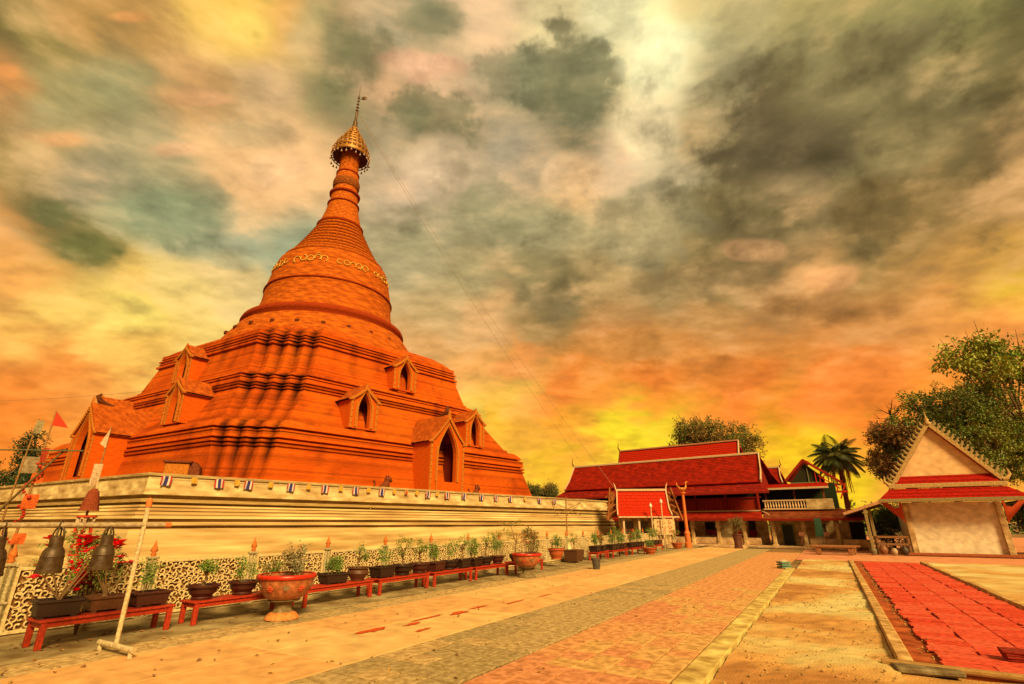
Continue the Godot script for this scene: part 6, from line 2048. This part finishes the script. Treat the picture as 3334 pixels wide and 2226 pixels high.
	obj("ridge_cap", st, mat("ridge_pink", Color(0.6, 0.3, 0.2), 0.8, "worn"), t)
	chofa(t, Vector3(-15.85, 9.3, -7.2), 0.95, wood)
	st = surf()
	box(st, Vector3(-9.2, 3.3, -7.2), Vector3(12.4, 6.6, 4.0))
	obj("wall", st, maroon, t)
	# small wing roof right of it
	t = thing("side_wing", "small red roof with pale bargeboards just right of the long hall's ridge", "temple hall", HALL_AT, HALL_TURN)
	var sw := [[-1.5, 0.25, 5.1, -7.0], [-1.45, 0.05, 5.7, -7.5], [-1.4, -0.1, 6.65, -8.3]]
	tiled_roof("roof", sw, tile, t)
	tiled_roof("roof", [[-1.5, 0.25, 5.1, -9.6], [-1.4, -0.1, 6.65, -8.3]], tile, t)
	bargeboard("bargeboard", sw, 1, 0.22, edge, t)
	st = surf()
	bar(st, Vector3(-1.4, 6.7, -8.3), Vector3(0.0, 6.7, -8.3), 0.12, 0.16)
	obj("ridge_cap", st, edge, t)
	chofa(t, Vector3(0.0, 6.6, -8.2), 0.7, wood, 1.0)
	st = surf()
	box(st, Vector3(-0.7, 2.6, -8.3), Vector3(1.5, 5.2, 2.2))
	obj("wall", st, maroon, t)
	# gabled house with open timber work
	t = thing("gabled_house", "dark gabled timber house with red open framework beside the palm", "house", HALL_AT, HALL_TURN)
	st = surf()
	prism(st, PackedVector2Array([Vector2(1.15, 4.75), Vector2(2.6, 6.6), Vector2(3.9, 5.3), Vector2(3.9, 4.75)]), -5.1, -5.0)
	var gb := obj("gable", st, mat("gable_dark", Color(0.05, 0.045, 0.025), 0.8, "worn"), t)
	st = surf()
	bar(st, Vector3(2.75, 4.8, -4.96), Vector3(2.75, 6.2, -4.96), 0.06, 0.05)
	bar(st, Vector3(1.3, 4.98, -4.95), Vector3(3.6, 4.98, -4.95), 0.06, 0.05)
	bar(st, Vector3(2.5, 4.3, -4.94), Vector3(2.5, 4.9, -4.94), 0.06, 0.05)
	obj("window_frame", st, mat("frame_green", Color(0.3, 0.34, 0.18), 0.7), gb)
	var tim := mat("timber_red", Color(0.42, 0.03, 0.015), 0.7, "worn")
	for e in [[0.95, 5.15, 2.6, 6.85], [2.6, 6.85, 5.1, 4.85]]:
		st = surf()
		bar(st, Vector3(e[0], e[1], -4.8), Vector3(e[2], e[3], -4.8), 0.2, 0.12, 0.02)
		obj("bargeboard", st, tim, t)
	st = surf()
	for s in [[0.95, 5.15], [5.1, 4.85]]:
		var p := [Vector3(s[0], s[1] + 0.1, -4.8), Vector3(2.6, 6.95, -4.8), Vector3(2.6, 6.95, -8.0), Vector3(s[0], s[1] + 0.1, -8.0)]
		if s[0] < 2.0:
			face(st, p, Vector3(-1, 1, 0))
			face(st, [p[0] - Vector3(0, 0.1, 0), p[1] - Vector3(0, 0.1, 0), p[2] - Vector3(0, 0.1, 0), p[3] - Vector3(0, 0.1, 0)], Vector3(1, -1, 0))
	obj("roof", st, tile, t)
	var scar := mat("timber_scarlet", Color(0.7, 0.05, 0.03), 0.7, "worn")
	st = surf()
	bar(st, Vector3(3.2, 4.72, -4.9), Vector3(5.3, 4.72, -4.9), 0.14, 0.1)
	bar(st, Vector3(3.4, 4.15, -4.9), Vector3(5.4, 4.15, -4.9), 0.16, 0.1)
	for k in 6:
		bar(st, Vector3(3.3 + k * 0.3, 4.75, -4.92), Vector3(3.3 + k * 0.3, 4.95 + maxf(0.0, 0.9 - k * 0.17), -4.92), 0.06, 0.06)
	bar(st, Vector3(3.5, 5.5, -4.9), Vector3(4.9, 4.4, -4.9), 0.08, 0.08)
	bar(st, Vector3(4.8, 3.6, -4.9), Vector3(5.3, 4.7, -4.9), 0.1, 0.1)
	bar(st, Vector3(4.4, 4.2, -4.9), Vector3(4.4, 4.7, -4.9), 0.12, 0.08)
	bar(st, Vector3(4.7, 4.2, -4.9), Vector3(4.7, 4.7, -4.9), 0.12, 0.08)
	obj("framework", st, scar, t)
	st = surf()
	box(st, Vector3(2.4, 2.4, -6.0), Vector3(3.4, 4.7, 1.7))
	obj("wall", st, mat("gable_dark", Color(0.05, 0.045, 0.025), 0.8), t)

func build_shrine() -> void:
	var at := Vector3(10.1, 0, -41.2)
	var t := thing("shrine", "small white framed shrine with a bright red roof at the cream wall's end", "shrine", at, -0.06)
	var edge := mat("barge_cream", Color(0.78, 0.6, 0.42), 0.7, "worn", Vector3.ONE)
	var red := mat("roof_vermilion", Color(0.58, 0.028, 0.004), 0.85, "worn", Vector3.ONE * 0.6, 0.3)
	var creamw := mat("hall_cream", Color(0.84, 0.68, 0.38), 0.9)
	var rows := [[-2.0, 1.95, 2.22, 1.3], [-1.95, 1.9, 2.7, 0.75], [-1.78, 1.95, 4.12, 0.0]]
	tiled_roof("roof", rows, red, t)
	tiled_roof("roof", [[-2.0, 1.95, 2.22, -1.3], [-1.78, 1.95, 4.12, 0.0]], red, t)
	bargeboard("bargeboard", rows, 0, 0.2, edge, t)
	bargeboard("bargeboard", rows, 1, 0.2, edge, t)
	var st := surf()
	bar(st, Vector3(-1.9, 4.18, 0), Vector3(2.05, 4.18, 0), 0.16, 0.16, 0.02)
	obj("ridge_cap", st, edge, t)
	for s in [-1.0, 1.0]:
		st = surf()
		tube(st, [Vector3(s * 1.95 + 0.05, 4.2, 0), Vector3(s * 2.0 + 0.05, 4.5, 0), Vector3(s * 2.1 + 0.05, 4.75, 0)], [0.06, 0.05, 0.01], 6)
		obj("roof_finial", st, edge, t)
	st = surf()
	bar(st, Vector3(-2.0, 2.16, 1.34), Vector3(2.5, 2.16, 1.34), 0.1, 0.07)
	obj("eave_board", st, edge, t)
	# lower side gables with brackets either side
	for s in [-1.0, 1.0]:
		st = surf()
		for k in 4:
			bar(st, Vector3(s * 2.1, 4.0 - k * 0.45, 0.1 + k * 0.25), Vector3(s * 2.75, 3.6 - k * 0.45, 0.1 + k * 0.25), 0.1, 0.1)
		bar(st, Vector3(s * 2.35, 4.35, 0.0), Vector3(s * 2.75, 1.9, 1.2), 0.12, 0.1)
		prism(st, PackedVector2Array([Vector2(s * 2.06, 2.2), Vector2(s * 2.0, 3.9), Vector2(s * 2.3, 4.1), Vector2(s * 2.35, 3.4), Vector2(s * 2.6, 3.3), Vector2(s * 2.55, 2.6), Vector2(s * 2.8, 2.4), Vector2(s * 2.7, 1.9)]), -0.1, 0.05)
		obj("side_bracket", st, mat("bracket_brown", Color(0.35, 0.13, 0.04), 0.8, "worn", Vector3.ONE * 2.0), t)
	for x in [-1.6, -0.45, 0.6, 1.2, 2.1]:
		st = surf()
		box(st, Vector3(x, 1.06, 1.0), Vector3(0.14, 2.1, 0.14), Basis(), 0.01)
		obj("post", st, edge, t)
	st = surf()
	box(st, Vector3(0.0, 1.05, -0.2), Vector3(3.6, 2.1, 0.12))
	var w := obj("wall", st, creamw, t)
	for x in [-1.05, 0.08]:
		st = surf()
		box(st, Vector3(x, 1.4, -0.12), Vector3(0.7, 0.9, 0.03))
		obj("window", st, mat("window_brown", Color(0.14, 0.1, 0.04), 0.4), w)
	st = surf()
	box(st, Vector3(0.0, 0.1, 0.3), Vector3(4.2, 0.2, 2.4), Basis(), 0.02)
	obj("plinth", st, mat("hall_plinth", Color(0.84, 0.64, 0.4), 0.9), t)
	# pair of white lotus lamps in front
	for q in [[10.35, "white lotus topped lamp post before the red shrine roof"], [11.15, "second and taller white lotus topped lamp post before the red shrine roof"]]:
		var p := thing("lamp_post", q[1], "lamp post", Vector3(q[0], 0, -39.4))
		var h: float = 3.05 if q[0] < 10.8 else 3.35
		st = surf()
		tube(st, [Vector3(0, 0, 0), Vector3(0, h - 0.2, 0)], [0.045], 8)
		obj("post", st, edge, p)
		st = surf()
		lathe(st, [Vector2(0.05, h - 0.25), Vector2(0.12, h - 0.16), Vector2(0.1, h - 0.05), Vector2(0.03, h + 0.05), Vector2(0.0, h + 0.14)], 10, Transform3D(), true)
		obj("lotus_bud", st, mat("lamp_white", Color(0.8, 0.72, 0.66), 0.5), p)
	# painted standing screen between them
	var sc := thing("painted_screen", "ornate cream screen with red curling figures below the shrine eave", "screen", Vector3(11.3, 0, -39.7))
	st = surf()
	box(st, Vector3(0, 1.45, 0), Vector3(1.5, 1.1, 0.06), Basis(), 0.02)
	box(st, Vector3(-0.6, 0.45, 0), Vector3(0.08, 0.9, 0.08))
	box(st, Vector3(0.6, 0.45, 0), Vector3(0.08, 0.9, 0.08))
	obj("panel", st, mat("screen_cream", Color(0.76, 0.62, 0.36), 0.7, "worn"), sc)
	st = surf()
	for i in 3:
		for j in 3:
			var c := Vector3((i - 1) * 0.45 + rnd(-0.03, 0.03), 1.12 + j * 0.33, 0.045)
			var pts := []
			var tn := rnd(4.0, 6.0)
			var a0 := rnd(0, TAU)
			for k in 9:
				var f := k / 8.0
				pts.append(c + Vector3(cos(a0 + tn * f), sin(a0 + tn * f), 0) * lerpf(0.15, 0.05, f))
			tube(st, pts, [0.026], 5)
	obj("painted_scroll", st, mat("screen_red", Color(0.6, 0.12, 0.04), 0.6), sc).set_meta("kind", "stuff")
	# orange pillar with a swan
	t = thing("swan_pillar", "tall slim orange pillar with a golden swan on top", "pillar", Vector3(13.05, 0, -40.0), 0.3)
	var om := mat("pillar_orange", Color(0.78, 0.2, 0.03), 0.6, "worn", Vector3.ONE)
	st = surf()
	lathe(st, [Vector2(0.26, 0), Vector2(0.26, 0.35), Vector2(0.2, 0.4), Vector2(0.2, 0.95), Vector2(0.24, 1.0), Vector2(0.17, 1.15), Vector2(0.13, 1.2), Vector2(0.115, 2.4), Vector2(0.1, 3.75), Vector2(0.16, 3.8), Vector2(0.22, 3.9), Vector2(0.22, 3.96), Vector2(0.0, 3.98)], 14)
	obj("shaft", st, om, t)
	st = surf()
	tube(st, [Vector3(-0.42, 4.38, 0), Vector3(-0.2, 4.2, 0), Vector3(0.05, 4.14, 0), Vector3(0.25, 4.22, 0), Vector3(0.36, 4.42, 0), Vector3(0.33, 4.62, 0), Vector3(0.42, 4.72, 0), Vector3(0.6, 4.68, 0)], [0.02, 0.11, 0.15, 0.1, 0.06, 0.05, 0.06, 0.012], 9)
	tube(st, [Vector3(-0.3, 4.3, 0), Vector3(-0.48, 4.5, 0), Vector3(-0.44, 4.66, 0)], [0.07, 0.05, 0.01], 6)
	for z in [-0.06, 0.06]:
		tube(st, [Vector3(0.05, 4.1, z), Vector3(0.06, 3.97, z)], [0.025, 0.02], 6)
		blob(st, Vector3(-0.02, 4.2, z * 2.2), Vector3(0.22, 0.09, 0.04), 5, 8)
	obj("swan", st, mat("swan_gold", Color(0.72, 0.3, 0.05), 0.4, "worn", Vector3.ONE, 0.0, false, 0.3), t)
	# clipped tree in a tall pot
	t = thing("topiary", "clipped round bush in a tall brown pot on the forecourt", "potted plant", Vector3(16.5, 0, -39.4))
	st = surf()
	lathe(st, [Vector2(0.3, 0), Vector2(0.31, 0.08), Vector2(0.26, 0.12), Vector2(0.27, 0.5), Vector2(0.33, 0.85), Vector2(0.38, 0.92), Vector2(0.38, 0.98), Vector2(0.3, 0.98), Vector2(0.0, 0.9)], 18)
	obj("pot", st, mat("pot_tall", Color(0.14, 0.04, 0.025), 0.6, "worn"), t)
	st = surf()
	tube(st, [Vector3(0, 0.9, 0), Vector3(0.03, 1.3, 0), Vector3(0, 1.6, 0)], [0.06, 0.05, 0.03], 7)
	obj("stem", st, mat("twig", Color(0.2, 0.12, 0.05), 0.9), t)
	var cl := scatter_clumps(14, Vector3(0, 1.6, 0), Vector3(0.45, 0.4, 0.45), 0.22, 0.34)
	place("foliage", crown_mesh(cl, 2200, 0.07, [Color(0.1, 0.11, 0.03), Color(0.16, 0.15, 0.04), Color(0.2, 0.12, 0.04)]), leaf_mat("plant_leaf", Color(1, 1, 1), Color(0.3, 0.3, 0.1)), t)
	# teal banner and small stand by the annex
	t = thing("teal_banner", "tall folded teal banner hanging by the annex columns", "banner", hall_point(3.95, 0, 2.1), HALL_TURN)
	st = surf()
	tube(st, [Vector3(0.1, 0, 0), Vector3(0.1, 2.1, 0)], [0.02], 6)
	obj("pole", st, mat("rod_brown", Color(0.2, 0.13, 0.05), 0.7), t)
	st = surf()
	cloth(st, Vector3(-0.02, 2.05, 0.05), Vector3.RIGHT, 0.42, 1.2, 1.3, 0.3)
	obj("cloth", st, mat("teal_cloth", Color(0.07, 0.2, 0.16), 0.9, "worn"), t)
	for q in [[2.9, 2.8, "thin wire stand on the forecourt before the annex doorway"], [4.5, 3.2, "second thin wire stand on the forecourt, under the teal banner"]]:
		t = thing("wire_stand", q[2], "stand", hall_point(q[0], 0, q[1]), HALL_TURN)
		for e in [[-0.22, -0.1, 0.0], [0.22, -0.1, 0.0], [0.0, 0.25, 0.0]]:
			st = surf()
			tube(st, [Vector3(e[0], 0, e[1]), Vector3(0, 1.15, 0)], [0.018, 0.014], 6)
			obj("leg", st, mat("stand_rust", Color(0.3, 0.11, 0.05), 0.6), t)
		st = surf()
		box(st, Vector3(0, 1.0, 0.04), Vector3(0.34, 0.26, 0.02), Basis(Vector3.RIGHT, -0.15))
		obj("board", st, mat("stand_rust", Color(0.3, 0.11, 0.05), 0.6), t)

# ---------------------------------------------------------------- pavilion with the tall gable
func build_pavilion() -> void:
	var at := Vector3(23.25, 0, -31.32)
	var turn := -0.58
	var t := thing("pavilion", "pale walled pavilion with a steep plain gable and red skirt roofs", "pavilion", at, turn)
	var wallm := mat("pavilion_wall", Color(0.82, 0.72, 0.54), 0.92, "mottle", Vector3.ONE * 0.35, 0.3)
	var gablem := mat("pavilion_gable", Color(0.82, 0.56, 0.3), 0.9, "mottle", Vector3.ONE * 0.3, 0.2)
	var trim := mat("pavilion_trim", Color(0.58, 0.42, 0.2), 0.85, "worn", Vector3.ONE)
	var red := mat("pavilion_red", Color(0.42, 0.012, 0.004), 0.85, "worn", Vector3.ONE * 0.5, 0.3)
	var grey := mat("pavilion_grey", Color(0.34, 0.28, 0.15), 0.85, "worn", Vector3.ONE)
	var st := surf()
	box(st, Vector3(2.12, 1.43, -0.1), Vector3(3.85, 2.86, 0.2))
	box(st, Vector3(0.1, 1.43, -4.1), Vector3(0.2, 2.86, 7.8))
	box(st, Vector3(4.14, 1.43, -4.1), Vector3(0.2, 2.86, 7.8))
	box(st, Vector3(2.12, 1.43, -8.1), Vector3(4.24, 2.86, 0.2))
	obj("wall", st, wallm, t)
	for x in [0.07, 4.17]:
		st = surf()
		box(st, Vector3(x, 1.43, 0.03), Vector3(0.28, 2.86, 0.34), Basis(), 0.015)
		obj("corner_pilaster", st, mat("pilaster", Color(0.7, 0.56, 0.32), 0.9, "stain", Vector3.ONE * 0.5), t)
	st = surf()
	box(st, Vector3(2.1, 0.06, 0.2), Vector3(5.0, 0.14, 1.0), Basis(), 0.02)
	obj("plinth", st, mat("plinth_red", Color(0.4, 0.13, 0.06), 0.9, "worn"), t)
	# skirt roofs with pale trims between them
	tiled_roof("skirt_roof", [[-1.12, 5.5, 3.06, 1.05], [-0.5, 4.7, 3.62, 0.5]], red, t)
	st = surf()
	box(st, Vector3(2.2, 2.95, 1.08), Vector3(6.75, 0.2, 0.1), Basis(), 0.02)
	obj("eave_board", st, grey, t)
	st = surf()
	box(st, Vector3(2.12, 3.77, 0.5), Vector3(5.3, 0.24, 0.14), Basis(), 0.02)
	obj("trim_board", st, trim, t)
	tiled_roof("upper_skirt", [[-0.2, 4.5, 3.9, 0.45], [0.1, 4.2, 4.34, 0.12]], red, t)
	st = surf()
	prism(st, PackedVector2Array([Vector2(-0.15, 4.0), Vector2(4.5, 4.0), Vector2(2.11, 7.2)]), -0.02, 0.1)
	obj("gable", st, gablem, t)
	# main roof slopes running back
	st = surf()
	for s in [[-0.35, 3.75], [4.72, 3.9]]:
		var p := [Vector3(s[0], s[1], 0.3), Vector3(2.11, 7.3, 0.3), Vector3(2.11, 7.3, -8.3), Vector3(s[0], s[1], -8.3)]
		var o := Vector3(-1 if s[0] < 2 else 1, 1, 0)
		face(st, p, o)
		var d: Vector3 = -o.normalized() * 0.12
		face(st, [p[0] + d, p[1] + d, p[2] + d, p[3] + d], -o)
	obj("roof", st, red, t)
	# side lean-to roofs and their eave edges
	st = surf()
	roof_sheet(st, [[-8.4, 1.0, 2.28, 3.1], [-8.4, 1.0, 2.9, 1.1]])
	var lt := Transform3D(Basis(Vector3(0, 0, 1), Vector3.UP, Vector3(-1, 0, 0)), Vector3(0, 0, 0))
	obj("side_roof", st, mat("roof_grey", Color(0.2, 0.17, 0.08), 0.9, "stain", Vector3.ONE * 0.5, 0.3), t, lt)
	st = surf()
	bar(st, Vector3(-3.1, 2.24, 1.06), Vector3(-1.1, 2.9, 1.06), 0.16, 0.1, 0.01)
	obj("barge_edge", st, mat("edge_pink", Color(0.6, 0.36, 0.22), 0.8, "worn"), t)
	st = surf()
	roof_sheet(st, [[-8.4, 1.0, 2.5, -7.4], [-8.4, 1.0, 2.95, -5.45]])
	obj("side_roof", st, mat("roof_grey", Color(0.2, 0.17, 0.08), 0.9), t, Transform3D(Basis(Vector3(0, 0, 1), Vector3.UP, Vector3(-1, 0, 0)), Vector3.ZERO))
	# bargeboards with a row of flame leaves, and finials
	for s in [[-0.3, 3.82, -1.0], [4.66, 4.0, 1.0]]:
		st = surf()
		var a := Vector3(s[0], s[1], 0.32)
		var b := Vector3(2.11, 7.32, 0.32)
		bar(st, a, b, 0.22, 0.16, 0.02)
		var bb := obj("bargeboard", st, trim, t)
		var n := Vector3(-(b.y - a.y), b.x - a.x, 0).normalized()
		if n.y < 0:
			n = -n
		for k in 15:
			st = surf()
			var p := a.lerp(b, (k + 0.7) / 15.6) + n * 0.1
			var al := (b - a).normalized()
			tube(st, [p - n * 0.03, p + n * 0.16 + al * 0.02, p + n * rnd(0.24, 0.32) + al * rnd(0.08, 0.16), p + n * rnd(0.32, 0.44) + al * rnd(0.0, 0.1)], [0.1, 0.09, 0.05, 0.008], 6)
			obj("flame_leaf", st, mat("flame_leaf", Color(0.36, 0.28, 0.14), 0.85, "worn", Vector3.ONE), bb)
		st = surf()
		tube(st, [a, a + Vector3(s[2] * 0.2, 0.05, 0), a + Vector3(s[2] * 0.36, 0.28, 0), a + Vector3(s[2] * 0.3, 0.6, 0)], [0.12, 0.11, 0.08, 0.01], 7)
		obj("hooked_finial", st, trim, t)
	st = surf()
	lathe(st, [Vector2(0.16, 7.25), Vector2(0.2, 7.36), Vector2(0.1, 7.46), Vector2(0.13, 7.56), Vector2(0.05, 7.7), Vector2(0.02, 7.95), Vector2(0.0, 8.15)], 10, Transform3D(Basis(), Vector3(2.12, 0, 0.3)), true)
	obj("apex_finial", st, trim, t)
	# red carved brackets under the eaves
	for s in [-1.0, 1.0]:
		var x := -0.1 if s < 0 else 4.36
		st = surf()
		prism(st, PackedVector2Array([Vector2(0, 1.7), Vector2(s * 0.16, 1.95), Vector2(s * 0.5, 2.3), Vector2(s * 1.0, 2.9), Vector2(s * 0.72, 2.9), Vector2(s * 0.35, 2.55), Vector2(s * 0.12, 2.6), Vector2(s * 0.1, 2.9), Vector2(0, 2.9)]), 0.1, 0.2, Transform3D(Basis(), Vector3(x, 0, 0)))
		obj("bracket", st, mat("bracket_red", Color(0.62, 0.1, 0.03), 0.7, "worn", Vector3.ONE * 1.5), t)
	for q in [[-1.98, 0.95], [-1.75, 0.2]]:
		st = surf()
		box(st, Vector3(q[0], 1.25, q[1]), Vector3(0.16, 2.5, 0.16), Basis(), 0.015)
		obj("eave_post", st, grey, t)
	# low rail, benches and odds beside the pavilion
	var r := thing("low_rail", "low brown rail between the pavilion post and its wall", "rail", at + Basis(Vector3.UP, turn) * Vector3(-0.95, 0, 0.3), turn)
	for y in [0.55, 0.95]:
		st = surf()
		box(st, Vector3(0, y, 0), Vector3(1.6, 0.12, 0.1), Basis(), 0.01)
		obj("rail", st, mat("rail_brown", Color(0.34, 0.18, 0.09), 0.8, "worn"), r)
	for x in [-0.75, 0.75]:
		st = surf()
		box(st, Vector3(x, 0.5, 0), Vector3(0.1, 1.0, 0.1), Basis(), 0.01)
		obj("post", st, mat("rail_brown", Color(0.34, 0.18, 0.09), 0.8), r)
	for q in [[-3.9, 0.9, 2.6, "long low stone bench on the forecourt beside the pavilion post"], [-3.9, 2.1, 2.2, "lower grey slab bench in front of the long stone bench"]]:
		var b := thing("stone_bench", q[3], "bench", at + Basis(Vector3.UP, turn) * Vector3(q[0], 0, q[1]), turn)
		st = surf()
		box(st, Vector3(0, 0.42, 0), Vector3(q[2], 0.1, 0.5), Basis(), 0.02)
		obj("seat", st, mat("bench_stone", Color(0.36, 0.17, 0.08), 0.85, "worn"), b)
		for x in [-0.4, 0.4]:
			st = surf()
			box(st, Vector3(x * q[2] * 0.9, 0.185, 0), Vector3(0.25, 0.37, 0.4), Basis(), 0.02)
			obj("support", st, mat("bench_stone", Color(0.36, 0.17, 0.08), 0.85), b)
	var what := ["brown clay jar under the low rail", "small white rimmed pot under the low rail", "dark round pot nearest the pavilion wall", "squat grey jar beside the pavilion post"]
	for k in 4:
		var p := thing("clay_jar", what[k], "jar", at + Basis(Vector3.UP, turn) * Vector3([-1.5, -1.0, -0.5, -2.0][k], 0, [0.75, 0.8, 0.7, 0.9][k]), 0.0, "jars beside the pavilion")
		var kk: float = [1.0, 0.75, 0.9, 0.8][k]
		st = surf()
		lathe(st, [Vector2(0.12, 0), Vector2(0.2, 0.12), Vector2(0.24, 0.28), Vector2(0.18, 0.4), Vector2(0.14, 0.44), Vector2(0.18, 0.48), Vector2(0.12, 0.48), Vector2(0.1, 0.4), Vector2(0, 0.38)], 14, Transform3D().scaled(Vector3.ONE * kk), true)
		obj("body", st, mat("jar_%d" % k, [Color(0.26, 0.1, 0.04), Color(0.5, 0.4, 0.28), Color(0.05, 0.03, 0.02), Color(0.2, 0.17, 0.11)][k], 0.6, "worn"), p)

func _ready() -> void:
	rng.seed = 20240611
	make_sky_and_light()
	build_ground()
	build_base_wall()
	build_stupa()
	build_long_hall()
	build_pavilion()
	build_shrine()
	build_trees()
	build_palm()
	build_fence()
	build_benches()
	build_urns()
	build_plants()
	build_bell_stand()
	build_offerings()
	build_bunting()
	build_small_things()
	build_litter()
